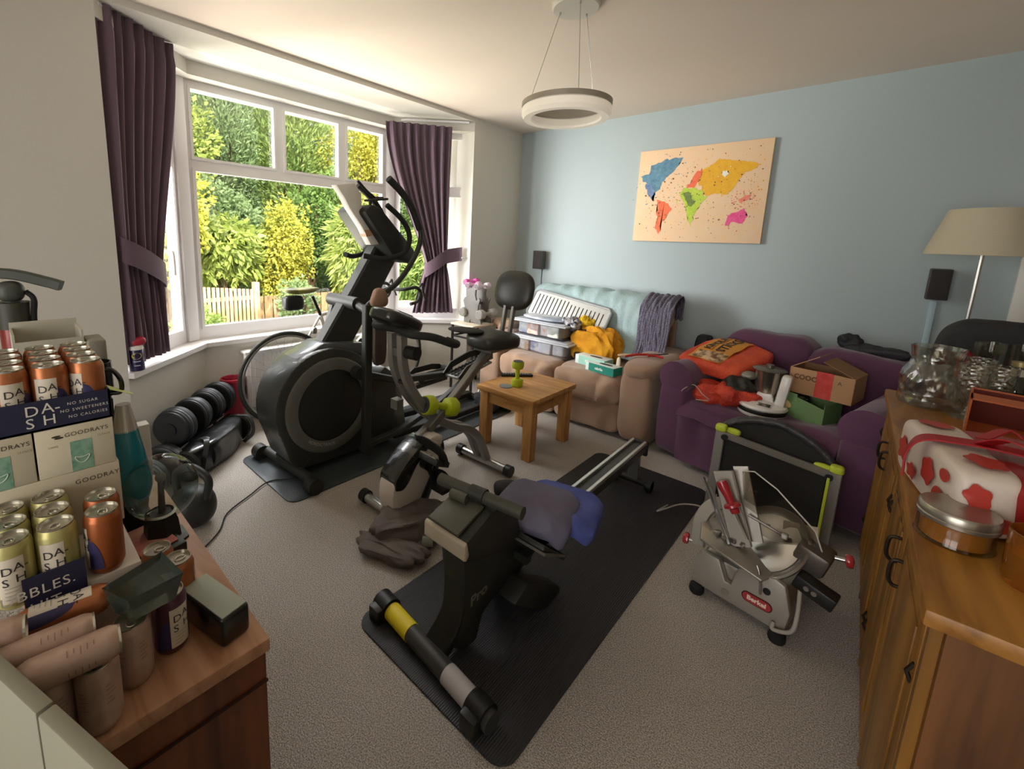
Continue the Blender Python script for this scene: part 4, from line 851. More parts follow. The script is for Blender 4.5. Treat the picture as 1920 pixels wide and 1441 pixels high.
e1 = dumbbell(pink2, r=.030, L=.19, cap='6B5E63'); e1['label'] = 'pale pink dumbbell on the left of the top of the grey rack'
e1.location = (.10, -.69, .975); e1.rotation_euler = (rad(90), 0, 0)
e2 = dumbbell(mat('lilac_vinyl', 'E6D2DD', .5), r=.030, L=.19, cap='5E5759'); e2['label'] = 'whitish pink dumbbell on the right of the top of the grey rack'
e2.location = (.21, -.69, .975); e2.rotation_euler = (rad(90), 0, 0)
e3 = dumbbell(gv, r=.045, L=.23, cap='77756F'); e3['label'] = 'grey dumbbell on the lower left of the small rack'
e3.location = (.065, -.675, .69+.035); e3.rotation_euler = (rad(90), 0, 0)
e4 = dup(e3, (.275, -.675, .725), (rad(90), 0, 0), 'grey dumbbell on the lower right of the small rack behind the bike backrest')
e5 = dumbbell(hot, r=.030, L=.19, cap='9A4C7C'); e5['label'] = 'hot pink dumbbell highest at the back left of the grey rack'
e5.location = (.045, -.66, 1.0); e5.rotation_euler = (rad(90), 0, rad(0))
# ------------------------------------------------------------------ beige recliner sofa
sb = mat('beige_suede', 'A98B73', .9, bump=(7, .5), var=(5, '957863', .3), sheen=.3)
sf = thing('sofa', 'beige suede reclining sofa along the blue wall covered with throws and boxes', 'sofa', (1.07, -.5, 0))
def wr(p, k=.006, f=20, seed=0):  # vertical gathers
    return p+Vector((0, -1, .2))*k*(sin(p.x*f+3*noise.noise(p*4+Vector((seed, 0, 0)))*2))
MB().bb((.52, -.84, .05), (1.66, -.10, .30), .03).build('base', sb, sf)
for i, (x0, x1) in enumerate(((.56, 1.09), (1.09, 1.63))):
    cx, w_ = (x0+x1)/2, x1-x0
    MB().pad((cx, -.52, .36), (w_+.02, .80, .20), .35, nz=.012, ns=5, seed=i, n=(30, 60), fn=lambda p: wr(p, .006, 36)).build('seat_cushion', sb, sf)
    MB().pad((cx, -.86, .345), (w_+.01, .20, .22), .5, nz=.012, ns=6, seed=i+4, n=(30, 70), fn=lambda p: wr(p, .011, 44)).build('front_roll', sb, sf)
    MB().pad((cx, -.845, .15), (w_+.01, .13, .25), .35, nz=.008, ns=7, seed=i+8, n=(30, 70), fn=lambda p: wr(p, .009, 46)).build('leg_rest', sb, sf)
    MB().pad((cx, -.22, .60), (w_+.02, .26, .34), .45, nz=.015, seed=i+12).build('back_cushion', sb, sf)
    MB().pad((cx+(-.02 if i == 0 else .04), -.20, .83), (w_+.07, .27, .25), .5, nz=.015, seed=i+16).build('head_cushion', sb, sf)
for x, s in ((.445, -1), (1.735, 1)):
    MB().pad((x, -.50, .27), (.23, .86, .56), .3, nz=.006, n=(30, 50)).build('arm_side', sb, sf)
    MB().pad((x, -.52, .53), (.27, .88, .14), .6, nz=.012, ns=7, seed=s+2).build('arm_pad', sb, sf)
    MB().pad((x, -.87, .29), (.22, .16, .50), .45, nz=.008).build('arm_front', sb, sf)
MB().bb((.5, -.10, .10), (1.7, -.045, .80), .02).build('sofa_back', sb, sf)

def throw(name, label, x0, x1, m, zf, seed, yf=-.36, over=.03, side=0, yb=-.06, zt=.975):
    path = [(yb, zt-.18), (yb, zt-.03), (-.12, zt+.012), (-.20, zt+.014), (-.30, zt-.02), (-.372, .86), (yf-.02, .72), (yf-.04, .60), (yf-.12, zf)]
    P = smooth([(0, *p) for p in path], 6); n = len(P)-1
    def f(u, v):
        p = P[min(n, int(v*n+.5))]; x = x0+(x1-x0)*u+.02*sin(v*6+seed)*(u-.5)
        fold = .009*sin(u*38+4*noise.noise(Vector((u*4+seed, v*3, 0))))+.012*noise.noise(Vector((u*9+seed, v*9, 2)))
        ed = .02*noise.noise(Vector((u*5, 3, seed)))*v
        return (x, p.y-abs(fold)*1.0-.006-over, p.z+(fold*.8 if v < .55 else 0)+ed+over*.3)
    MB().grid(f, 60, n, .006).build(name, m, None, label, 'blanket')
throw('throw_blanket', 'pale blue-green throw spread over the back of the beige sofa', .50, 1.63, mat('aqua_cotton', 'AEC4C6', .9, bump=(90, .4), var=(6, '9DB8BC')), .50, 1)
cro = mat('crochet_grey', '7E7B8C', .95, bump=(60, 1.0), var=(120, '5F5C70', .1))
throw('crochet_blanket', 'purple-grey crochet blanket hanging at the right end of the beige sofa back', 1.53, 1.76, cro, .52, 5, -.37, .045)

clear = glass('clear_plastic', 'F2F4F8', .15, .80); 
def storage_box(label, x0, x1, y0, y1, z0, z1, items):
    t = thing('storage_box', label, 'box', ((x0+x1)/2, (y0+y1)/2, z0)); k = .02
    def ring(z, d): return [(x0+d, y0+d, z), (x1-d, y0+d, z), (x1-d, y1-d, z), (x0+d, y1-d, z)]
    m = MB(); V = ring(z0, k)+ring(z1-.02, .004); m.add(V, [(3, 2, 1, 0), (0, 1, 5, 4), (1, 2, 6, 5), (2, 3, 7, 6), (3, 0, 4, 7)]); m.build('box_body', clear, t)
    l = MB().bb((x0-.008, y0-.008, z1-.022), (x1+.008, y1+.008, z1-.008), .005); l.bb((x0+.02, y0+.02, z1-.008), (x1-.02, y1-.02, z1), .003); l.build('lid', mat('frosted_lid', 'E4E8F0', .25, trans=.4), t)
    rr = random.Random(int(x0*100))
    for i, (cn, col) in enumerate(items):
        fx = x0+.07+(x1-x0-.14)*(i+.5)/len(items)
        MB().pad((fx, (y0+y1)/2-.02*(i % 2), (z0+z1)/2-.006), ((x1-x0-.05)/len(items)*1.08, (y1-y0)*.78, (z1-z0-.035)), .25, nz=.006, ns=18, seed=i+x0).build(cn, mat('c_'+col, col, .85, var=(20, 'E8E4E0', .12), bump=(40, .4)), t)
storage_box('large clear lidded plastic box of blue and white things on the beige sofa seat', .44, 1.12, -.78, -.42, .445, .585, [('contents', '7C8FC0'), ('contents', 'C9A88A'), ('contents', '8E9CC4'), ('contents', 'DADDE6'), ('contents', 'C8CAD6')])
storage_box('smaller clear plastic box with peach papers stacked on the large box on the sofa', .52, 1.06, -.74, -.44, .587, .725, [('contents', 'B4C4D8'), ('contents', 'E0B29C'), ('contents', 'E2B8A4'), ('contents', 'C9CFC0')])
# slatted grey tray leaning on the sofa back
t = thing('slatted_tray', 'grey slatted plastic rack leaning against the throw on the beige sofa', 'rack', (.95, -.45, .73))
Mt = Matrix.Translation((.93, -.50, .80)) @ Matrix.Rotation(rad(8), 4, 'Y') @ Matrix.Rotation(rad(62), 4, 'X')
gt = mat('tray_grey', '8C8F90', .4)
pts = [(-.37+.03*(1-cos(rad(a_))), 0, 0) for a_ in (0,)]
rim = [( .37, -.10), (.37, .10), (.34, .13), (-.34, .13), (-.37, .10), (-.37, -.10), (-.34, -.13), (.34, -.13)]
MB().tube([(x, y, 0) for x, y in rim], .012, 8, True).xf(Mt).build('tray_rim', gt, t)
MB().box((0, 0, 0), (.72, .24, .006), None, .002).xf(Mt).build('tray_plate', mat('tray_pale', 'CFD0CC', .4), t)
m = MB()
for i in range(18):
    x = -.315+i*.037
    m.box((x, .0, .0035), (.008, .19 if i < 9 else .15, .003))
m.xf(Mt).build('slots', mat('slot_black', '26282A', .7), t)
# papers / carrier bag on the top box
MB().pad((.80, -.60, .745), (.46, .24, .035), .8, nz=.012, ns=9, rot=rad(-4)).build('paper_pile', mat('paper_white', 'D5D8DC', .6, var=(9, '8E9AAE', .15)), None, 'flat heap of white and grey packets on the upper storage box', 'papers')
MB().pad((1.06, -.60, .735), (.16, .14, .09), .9, nz=.035, ns=20).build('cord_bundle', mat('cord_mix', 'C9C9CC', .6, var=(30, '2A2E3C', .1)), None, 'tangled black and white cords at the right end of the upper storage box', 'cords')
yc = mat('mustard_fleece', 'D79A22', .95, bump=(70, .5), var=(8, 'C07F16', .2))
heap(MB(), (1.25, -.55, .56), (.36, .24, .26), 0, .02, 9, 3, .7).build('mustard_jacket', yc, None, 'crumpled mustard yellow garment on the beige sofa beside the storage boxes', 'clothing')
MB().pad((1.12, -.50, .735), (.16, .13, .11), .8, nz=.03, ns=16, seed=5).build('yellow_hat', mat('yellow_knit', 'D9B21E', .9, bump=(60, .8)), None, 'small bright yellow woolly bundle on top of the mustard garment', 'hat')
MB().pad((1.22, -.685, .49), (.18, .07, .07), .6, nz=.02, ns=14).build('dark_pouch', mat('dark_brown_cloth', '2F2823', .9), None, 'small dark pouch in front of the mustard garment', 'pouch')
MB().pad((1.14, -.56, .69), (.20, .08, .04), .7, nz=.02, ns=16).build('dark_strap', MC['dark_brown_cloth'], None, 'dark strap bundle between the yellow hat and the mustard garment', 'strap')
MB().pad((.36, -.60, .63), (.26, .22, .1), .8, nz=.03, ns=12, seed=7).build('beige_cushion', mat('pale_beige_cloth', 'C4A68E', .9, bump=(30, .5)), None, 'crumpled pale beige cloth on the left arm of the sofa behind the exercise bike seat', 'cloth')
def glovebox(label, c, rz, d, col, txt):
    t = thing('glove_box', label, 'box', c); M = Matrix.Translation((c[0], c[1], c[2]+d[2]/2)) @ Matrix.Rotation(rad(rz), 4, 'Z')
    MB().box((0, 0, 0), d, None, .002).xf(M).build('carton', mat('carton_white', 'D9E6E2', .5), t)
    MB().box((d[0]*.06, 0, 0), (d[0]*.885, d[1]+.001, d[2]*.96)).xf(M).build('carton_print', mat('carton_'+col, col, .5), t)
    MB().pad((.02, 0, d[2]/2), (.11, .035, .004), .8).xf(M).build('opening', mat('slot_dark', '24302E', .7), t)
    letters(txt, .028, lambda x, y: M @ Vector((-d[0]*.15+x, -d[1]/2-.0012, -.010+y)), 1, .001).build('lettering', mat('print_white', 'E4F0EC', .5), t, fix=False)
glovebox('white and green carton of disposable gloves at the back on the sofa seat', (1.33, -.74, .46), -8, (.26, .12, .07), '9CCFC0', 'NITRILE')
glovebox('teal carton of disposable gloves at the front edge of the sofa seat', (1.46, -.845, .455), -10, (.24, .11, .062), '1F8C7A', 'nitrile')
MB().pad((1.55, -.80, .535), (.03, .02, .09), .8).build('latex_glove', mat('latex', 'E2D8C4', .5), None, 'pale glove fingertip poking up from the teal carton', 'glove')
t = thing('secateurs', 'open hand tool with red and black grips lying on the right sofa arm', 'tool', (1.72, -.66, .605))
MB().tube(smooth([(1.60, -.82, .60), (1.66, -.76, .615), (1.72, -.70, .617)]), .009).build('grip', mat('tool_red', 'B8302E', .4), t)
MB().tube(smooth([(1.72, -.70, .617), (1.78, -.62, .617), (1.80, -.54, .612)]), .006).build('blade', gunmetal, t)
MB().tube(smooth([(1.73, -.74, .617), (1.77, -.70, .617), (1.82, -.69, .612)]), .009).build('grip', MC['tool_red'], t)
MB().pad((1.60, -.80, .605), (.13, .035, .02), .8, rot=rad(50)).build('wooden_spatula', mat('pale_wood', 'DBC19B', .5), None, 'pale flat wooden tool beside the red gripped tool on the sofa arm', 'tool')
MB().pad((1.93, -.12, .36), (.10, .2, .72), .3, nz=.01).build('black_case', mat('case_black', '1B1C20', .6), None, 'dark upright case standing between the two sofas', 'case')

# ------------------------------------------------------------------ purple sofa, turned a little
TH = rad(-14); O2 = Vector((1.905, -.90, 0)); Rz = Matrix.Translation(O2) @ Matrix.Rotation(TH, 4, 'Z')
def PL(u, v, z=0): return tuple(Rz @ Vector((u, v, z)))
pv = mat('purple_velvet', '633A57', .85, bump=(9, .35), var=(4, '52304A', .3), sheen=.3)
ps = thing('sofa', 'compact purple velvet sofa loaded with bags and boxes next to the sideboard', 'sofa', PL(.56, .4))
def pb(name, c, d, e=.35, nz=.008, ns=5, seed=0, extra=None, n=(28, 44)):
    m = MB().pad(c, d, e, nz=nz, ns=ns, seed=seed, n=n, fn=extra); m.xf(Rz); return m.build(name, pv, ps)
MB().bb((.06, .04, .03), (1.06, .80, .28), .02).xf(Rz).build('base', pv, ps)
pb('seat_cushion', (.54, .34, .355), (.80, .72, .19), .28, .012, 5, 1)
MB().grid(lambda u, v: PL(.15+.78*u, -.012-.012*sin(u*17+2*sin(u*5))*(1-v)-.008*sin(u*31)*(1-v), .34-.30*v), 50, 12, .02).build('front_skirt', pv, ps)
MB().grid(lambda u, v: (lambda w: PL(.135+.80*u, *w))(((.30*(1-v)-.03*0 if v < .6 else .30*.4-(v-.6)*.40), .458+.006*sin(u*20+v*5)-(.0 if v < .7 else (v-.7)**1.5*.75)-(.0))), 50, 24, .012).build('loose_cover', pv, ps)
for u0 in (.075, 1.03):
    pb('arm_side', (u0, .39, .28), (.20, .82, .52), .25, .006)
    m = MB().tube([(u0, .0, .55), (u0, .2, .555), (u0, .78, .56)], .105, 24).xf(Rz); m.build('arm_roll', pv, ps)
    m = MB().lathe([(.001, -.012), (.085, -.01), (.108, 0), (.108, .02)], (u0, .0, .55), (0, 1, 0), 32, close=False).xf(Rz); m.build('arm_front', pv, ps)
pb('back_cushion', (.34, .66, .62), (.52, .24, .46), .42, .018, 6, 3, lambda p: p+Vector((0, .0, .0))); pb('back_cushion', (.80, .66, .60), (.50, .24, .44), .42, .018, 6, 5)
MB().bb((.04, .74, .1), (1.08, .83, .66), .04).xf(Rz).build('sofa_back', pv, ps)

# red kindling bag over the left arm
t = thing('kindling_bag', 'red net bag with yellow printed label lying over the left arm of the purple sofa', 'bag', PL(.12, .3, .66))
net = mat('red_net', 'C8402A', .6, bump=(110, .8), var=(12, 'E05A34', .2))
ku = Vector((.117, .335, .10)).normalized(); kd = Vector((-.157, .24, .05)); kd = (kd-ku*kd.dot(ku)).normalized(); kn = ku.cross(kd)
Mk = Matrix(((ku.x, kd.x, kn.x, 2.16), (ku.y, kd.y, kn.y, -.62), (ku.z, kd.z, kn.z, .705), (0, 0, 0, 1)))
def lens(p): return p
MB().pad((0, -.02, -.035), (.44, .46, .12), .55, nz=.02, ns=9, seed=2, n=(30, 50)).xf(Mk).build('net_sack', net, t)
def kl(x, y):  # curved label surface
    return Mk @ Vector((x, y, .040-.9*x*x*.5-.5*y*y+.004*sin(x*40+y*30)))
MB().grid(lambda u, v: kl(-.18+.36*u, -.105+.225*v), 24, 16, .002).build('printed_label', mat('label_mustard', 'D8952A', .5, var=(6, 'C57F20')), t)
MB().grid(lambda u, v: kl(-.175+.10*u, -.10+.20*v)+kn*.001, 8, 12, .001).build('label_picture', mat('label_photo', '6E4A2C', .5, var=(26, 'D8B890', .1)), t)
letters('KINDLING', .062, lambda x, y: kl(-.055+x, .045+y)+kn*.0025, .95, .002).build('lettering', mat('print_dark', '2A1C10', .5), t, fix=False)
letters('STICKS', .078, lambda x, y: kl(-.055+x, -.045+y)+kn*.0025, .95, .003).build('lettering', MC['print_dark'], t, fix=False)
MB().grid(lambda u, v: kl(-.055+.225*u, .031+.004*v)+kn*.0025, 12, 1).build('label_line', MC['print_dark'], t, fix=False)
MB().pad(PL(.34, .13, .50), (.36, .24, .13), .8, nz=.05, ns=11, seed=8, n=(44, 60)).build('net_bag', mat('orange_net', 'D6492C', .6, bump=(90, .9), var=(9, 'A82C22', .2)), None, 'crumpled orange-red net bag on the left of the purple sofa seat', 'bag')
MB().tube(smooth([PL(.13, .0, .47), PL(.15, -.02, .50), PL(.19, .02, .535), PL(.26, .0, .50), PL(.30, .01, .47), PL(.24, -.03, .462)]), .003, 6).build('wire_loop', mat('wire_pale', 'B8A99C', .5), None, 'thin pale wire loop on the left of the purple sofa seat', 'wire')
MB().pad(PL(.40, .16, .53), (.19, .18, .17), .8, nz=.04, ns=10, seed=4, n=(40, 50)).build('black_bag', mat('bin_bag', '24241F', .45, bump=(16, .8)), None, 'dark grey plastic bag bundle between the net bag and the food mixer', 'bag')
MB().pad(PL(.41, .20, .635), (.09, .09, .05), .9, nz=.006).build('round_tin', mat('tin_grey', '8F8B80', .4, .4), None, 'small round grey tin lid on top of the dark plastic bag', 'tin')
# food mixer
o_ = Vector(PL(.535, .15, .45)); t = thing('food_processor', 'white food processor with steel jug on the purple sofa seat', 'appliance', tuple(o_))
wp = mat('white_plastic', 'DDD9D4', .35, coat=.3); m = MB()
MB().lathe([(.001, 0), (.115, 0), (.12, .008), (.12, .02)], o_-Vector((0, .02, 0)), n=48, close=False).build('foot', wp, t)
MB().lathe([(.116, .018), (.118, .022), (.118, .04), (.116, .045)], o_-Vector((0, .02, 0)), n=48, close=False).build('black_band', black, t)
MB().lathe([(.118, .043), (.122, .05), (.115, .062), (.06, .075), (.001, .078)], o_-Vector((0, .02, 0)), n=48, close=False).build('base_top', wp, t)
MB().box(o_+Vector((.015, -.09, .071)), (.06, .035, .006), Matrix.Rotation(rad(10), 4, 'X')).build('display', mat('lcd_dark', '3A3834', .2), t)
MB().prism([(-.05, .06), (.05, .06), (.035, .12), (-.035, .12)], -.01, .09, 'y', .006).xf(Matrix.Translation(o_)).build('jug_seat', wp, t)
MB().lathe([(.001, .10), (.055, .10), (.062, .13), (.070, .25), (.072, .255), (.068, .255), (.060, .14)], o_+Vector((0, .05, 0)), n=48, close=False).build('steel_jug', mat('jug_steel', 'B8AE9C', .22, .95), t)
MB().lathe([(.001, .262), (.078, .258), (.085, .252), (.078, .248)], o_+Vector((0, .05, 0)), n=40, close=False).cyl(o_+Vector((0, .05, .25)), o_+Vector((0, .05, .28)), .02).build('jug_lid', mat('lid_grey', '6B665C', .3, .5), t)
MB().box(o_+Vector((.085, .0, .15)), (.05, .07, .19), Matrix.Rotation(rad(6), 4, 'Y'), .015).build('jug_handle', wp, t)
# boxes on the purple sofa
def carton(t, c, d, rz, m, open_=True, th=.004):
    M = Matrix.Translation(c) @ Matrix.Rotation(rad(rz), 4, 'Z'); x, y, z = d[0]/2, d[1]/2, d[2]; mb = MB()
    mb.box((0, 0, th/2), (d[0], d[1], th)); mb.box((0, -y, z/2), (d[0], th, z)); mb.box((0, y, z/2), (d[0], th, z)); mb.box((-x, 0, z/2), (th, d[1], z)); mb.box((x, 0, z/2), (th, d[1], z))
    mb.xf(M).build('box_body', m, t); return M
card = mat('cardboard', 'B58C66', .8, var=(5, 'A67F5A', .3), bump=(60, .1)); cardd = mat('cardboard_inside', '8E6A4A', .85)
gb = thing('green_box', 'open green printed carton under the brown cardboard box on the purple sofa', 'box', (2.66, -.93, .45))
grn = mat('green_card', '5E7E4E', .6, var=(4, '6B8A58'))
G = [(2.485, -.825), (2.61, -.905), (2.735, -.93), (2.80, -.76), (2.56, -.70)]; gz0, gz1 = .458, .585
gm = Matrix.Translation((2.62, -.82, gz0)) @ Matrix.Rotation(rad(-20), 4, 'Z')
m = MB()
for k_ in range(5):
    p, q = Vector((*G[k_], 0)), Vector((*G[(k_+1) % 5], 0)); o3 = (q-p).normalized(); n3 = Vector((-o3.y, o3.x, 0))*.003; za = gz1+(.02 if k_ == 0 else (-.005 if k_ != 1 else -.02))
    m.add([p+Vector((0, 0, gz0)), q+Vector((0, 0, gz0)), q+Vector((0, 0, za if k_ != 1 else za-.01)), p+Vector((0, 0, za+(.025 if k_ == 1 else 0))), p+n3+Vector((0, 0, gz0)), q+n3+Vector((0, 0, gz0)), q+n3+Vector((0, 0, za if k_ != 1 else za-.01)), p+n3+Vector((0, 0, za+(.025 if k_ == 1 else 0)))], [(0, 1, 2, 3), (7, 6, 5, 4), (0, 4, 5, 1), (1, 5, 6, 2), (2, 6, 7, 3), (3, 7, 4, 0)])
m.add([Vector((*g_, gz0+.004)) for g_ in G], [(0, 1, 2, 3, 4)]); m.build('box_body', grn, gb)
gu = Vector((G[1][0]-G[0][0], G[1][1]-G[0][1], 0)).normalized(); gn = Vector((gu.y, -gu.x, 0))*.0012
def gf(x, y): return Vector((*G[0], gz1))+gu*x+Vector((0, 0, y))+gn
gi = mat('beige_print', 'C9B07C', .6)
for cx_, cy_, rx, ry in ((.035, -.025, .022, .022), (.085, -.045, .040, .022)):
    MB().add([gf(cx_+rx*cos(2*pi*i/24), cy_+ry*sin(2*pi*i/24)-(.3*rx*cos(2*pi*i/24) if rx > .03 else 0)) for i in range(24)], [tuple(range(24))]).build('printed_shape', gi, gb, fix=False)
letters('recyclable', .014, lambda x, y: gf(.015+x, -.105+y)).build('lettering', mat('pale_print', 'B8CBA8', .6), gb, fix=False)
MB().pad(gm @ Vector((-.03, .03, .11)), (.12, .13, .06), .8, nz=.03, ns=20).build('foil_packet', mat('foil_black', '30352F', .25, .4, bump=(30, .8)), None, 'crinkled dark shiny packet sticking out of the green carton', 'packet')
cb = thing('cardboard_box', 'brown cardboard box with red tape and opened flaps on the purple sofa', 'box', (2.70, -.72, .58))
cm = carton(cb, (2.715, -.735, .592), (.285, .21, .145), -12, card)
x, y, z = .1425, .105, .145
MB().add([cm @ Vector(v) for v in ((-x, -y, z), (-x, y, z), (-.02, y, z+.085), (-.02, -y, z+.085), (-x, -y, z-.004), (-x, y, z-.004), (-.018, y, z+.081), (-.018, -y, z+.081))], [(0, 1, 2, 3), (7, 6, 5, 4), (0, 4, 5, 1), (1, 5, 6, 2), (2, 6, 7, 3), (3, 7, 4, 0)]).build('flap', card, cb)
MB().add([cm @ Vector(v) for v in ((x, -y, z), (x, y, z), (.0, y, z+.06), (.0, -y, z+.06), (x, -y, z-.004), (x, y, z-.004), (.002, y, z+.056), (.002, -y, z+.056))], [(0, 1, 2, 3), (7, 6, 5, 4), (0, 4, 5, 1), (1, 5, 6, 2), (2, 6, 7, 3), (3, 7, 4, 0)]).build('flap', cardd, cb)
MB().add([cm @ Vector((-.13+.105*s, -.09+.17*u, z+.0085+.0725*s+.001)) for s, u in ((0, 0), (1, 0), (1, 1), (0, 1))], [(0, 1, 2, 3)]).build('address_label', mat('label_white', 'DCCFC4', .5, var=(60, 'B8AAA0', .05)), cb, fix=False)
MB().add([cm @ Vector((-.02+.075*s, -y-.0025, .0+.148*u)) for s, u in ((0, 0), (1, 0), (1, 1), (0, 1))], [(0, 1, 2, 3)]).build('red_tape', mat('red_tape', 'B8352E', .35, var=(30, 'C85048', .2)), cb, fix=False)
letters('COOC', .038, lambda x, y: cm @ Vector((-.12+x*.9, -.1125, .085+y)), 1, .001).build('lettering', mat('box_print', '5C432E', .7), cb, fix=False)
letters('A', .03, lambda x, y: cm @ Vector((.075+x, -.1125, .095+y))).build('lettering', MC['box_print'], cb, fix=False)
letters('fragile', .018, lambda x, y: cm @ Vector((-.1452, .05-x, .075+y))).build('lettering', MC['box_print'], cb, fix=False)
MB().pad(PL(.86, .70, .83), (.30, .11, .07), .8, nz=.04, ns=10, seed=6, rot=TH).pad(PL(.72, .71, .86), (.12, .06, .10), .8, nz=.02, ns=14, rot=rad(10)).build('black_scarf', mat('black_mesh', '26262A', .6, bump=(60, .5)), None, 'crumpled thin black bag draped on top of the purple sofa back', 'bag')
# ------------------------------------------------------------------ folded frame leaning on the purple sofa
t = thing('folding_trampoline', 'folded black fabric trampoline with grey frame and lime corner caps leaning on the purple sofa', 'trampoline', (2.58, -1.30, 0))
A_, B_ = Vector((2.345, -1.33, .0)), Vector((2.83, -1.30, 0)); tilt = Vector((0, .10, 1)).normalized()
fg = mat('frame_grey', '85817A', .4, .4); lmc = mat('lime_rubber', 'BFCF3A', .5)
def F(s, z, d=0): return A_.lerp(B_, s)+tilt*z+Vector((0, -1, 0))*d
htl, htr = .43, .37
MB().tube([F(0, 0), F(0, htl)], .1, flat=(.045, .03), up=(0, 1, 0)).build('side_post', fg, t)
MB().tube([F(1, 0), F(1, htr)], .1, flat=(.045, .03), up=(0, 1, 0)).build('side_post', fg, t)
MB().tube([F(.03, htl-.02, .01), F(.97, htr-.02, .01)], .1, flat=(.022, .035), up=(0, 0, 1)).build('top_bar', fg, t)
MB().tube([F(.95, .02, .02), F(.95, htr-.03, .02)], .1, flat=(.012, .02), up=(0, 1, 0)).build('lime_strip', lmc, t)
MB().add([F(.06, .02), F(.93, .02), F(.93, htr-.04), F(.06, htl-.04), F(.06, .02, -.006), F(.93, .02, -.006), F(.93, htr-.04, -.006), F(.06, htl-.04, -.006)], [(0, 1, 2, 3), (7, 6, 5, 4), (0, 4, 5, 1), (1, 5, 6, 2), (2, 6, 7, 3), (3, 7, 4, 0)]).build('fabric_panel', mat('mesh_black', '2B2A28', .85, bump=(300, .4)), t)
for s, hh in ((.0, htl), (1.0, htr)):
    MB().pad(F(s, hh+.01), (.055, .05, .04), .6).build('corner_cap', lmc, t); MB().pad(F(s+(.11 if s == 0 else -.11), hh+.0, -.01), (.07, .035, .035), .7).build('corner_cap', lmc, t)
    MB().cyl(F(s+(.05 if s == 0 else -.05), hh-.03, .0), F(s+(.05 if s == 0 else -.05), hh-.03, .03), .016).build('pivot_knob', black, t)
ap = [F(s, (htl if s < .5 else htl-(s-.5)*.12)+.0+.115*math.sqrt(max(0, 1-((s-.48)/.50)**2))-.03, -.05) for s in [i/24 for i in range(25)]]
MB().tube(ap, [.02+.0015*sin(i*2.1) for i in range(25)], 12).build('padded_rim', mat('rim_vinyl', '3C3A3C', .35, bump=(50, .6)), t)
V = ap+[F(i/24, .05, -.05) for i in range(25)]
MB().add(V, [(i, i+1, 26+i, 25+i) for i in range(24)]).build('round_panel', MC['mesh_black'], t)
# ------------------------------------------------------------------ meat slicer on the carpet
sl = thing('meat_slicer', 'silver electric meat slicer with red handles standing on the carpet', 'meat slicer', (2.62, -1.87, 0))
sal = mat('cast_aluminium', 'AFAAA0', .33, .75, bump=(120, .05)); sp_ = mat('painted_aluminium', 'A39E94', .4, .35)
RS = Matrix.Translation((2.462, -2.055, 0)) @ Matrix.Rotation(rad(-9), 4, 'Z')
fp_ = [(0, .035), (.315, .035), (.325, .12), (.30, .215), (.27, .225), (.165, .20), (.15, .19), (.135, .11), (.115, .11), (.085, .185), (.02, .185), (.0, .15)]
MB().prism(fp_, 0, .03, 'y', .005).xf(RS).build('front_panel', sp_, sl)
MB().prism([(.0, .035), (.315, .035), (.32, .12), (.30, .17), (.02, .17), (0, .14)], .03, .40, 'y', .012).xf(RS).build('base_casing', sal, sl)
for x, y in ((.02, .0), (.30, .0), (.02, .38), (.30, .38)): MB().lathe([(.001, 0), (.024, 0), (.028, .01), (.026, .03), (.014, .04)], (RS @ Vector((x, y, 0)))[:], n=20).build('rubber_foot', rubber, sl)
def oval(cx, cz, w, h, n=24): return [(cx+(w/2-h/2)*(1 if cos(2*pi*i/n) > 0 else -1)+h/2*cos(2*pi*i/n), cz+h/2*sin(2*pi*i/n)) for i in range(n)]
MB().prism(oval(.225, .105, .10, .04), -.003, .0, 'y').xf(RS).build('badge', mat('badge_dark', '4A1F20', .4), sl)
MB().prism(oval(.225, .105, .092, .033), -.0042, -.003, 'y').xf(RS).build('badge_face', mat('badge_red', 'A8363A', .4), sl)
letters('Berkel', .024, lambda x, y: RS @ Vector((.225+x, -.0050, .098+y)), 1, .001, centre=True).build('lettering', mat('badge_cream', 'E8D8C4', .4), sl, fix=False)
MB().cyl(RS @ Vector((.25, -.006, .165)), RS @ Vector((.25, .0, .165)), .012).build('socket', black, sl); MB().cyl(RS @ Vector((.12, -.004, .07)), RS @ Vector((.12, .0, .07)), .013).build('round_plate', sal, sl)
# blade housing: a big shallow dish tilted towards the room
RB = RS @ Matrix.Translation((.20, .14, .265)) @ Matrix.Rotation(rad(-28), 4, 'Y') @ Matrix.Rotation(rad(38), 4, 'X')
MB().lathe([(.001, 0), (.13, .0), (.145, .008), (.15, .022), (.145, .03), (.135, .02), (.12, .012), (.001, .012)], n=56, close=False).xf(RB).build('blade_guard', sal, sl)
MB().lathe([(.001, .02), (.10, .02), (.118, .016), (.118, .014), (.001, .014)], n=56, close=False).xf(RB).build('blade', steel, sl)
MB().prism([(-.12, -.16), (.10, -.16), (.13, -.05), (.10, .06), (-.14, .06), (-.16, -.06)], -.006, .004, 'z', .003).xf(RS @ Matrix.Translation((.14, .12, .235)) @ Matrix.Rotation(rad(10), 4, 'Y')).build('carriage_plate', sal, sl)
gr = MB()
for i in range(4): gr.box((.05+.03*i, .045+.006*i, .262), (.02, .03, .02), Matrix.Rotation(rad(-20), 4, 'Z'), .004)
gr.xf(RS).build('carriage_clamps', steel, sl)
MB().tube(smooth([(-.02, .06, .16), (-.035, .10, .26), (.0, .14, .33), (.08, .18, .34)]), .1, flat=(.05, .018), up=(0, 1, 0)).xf(RS).build('support_arm', sp_, sl)
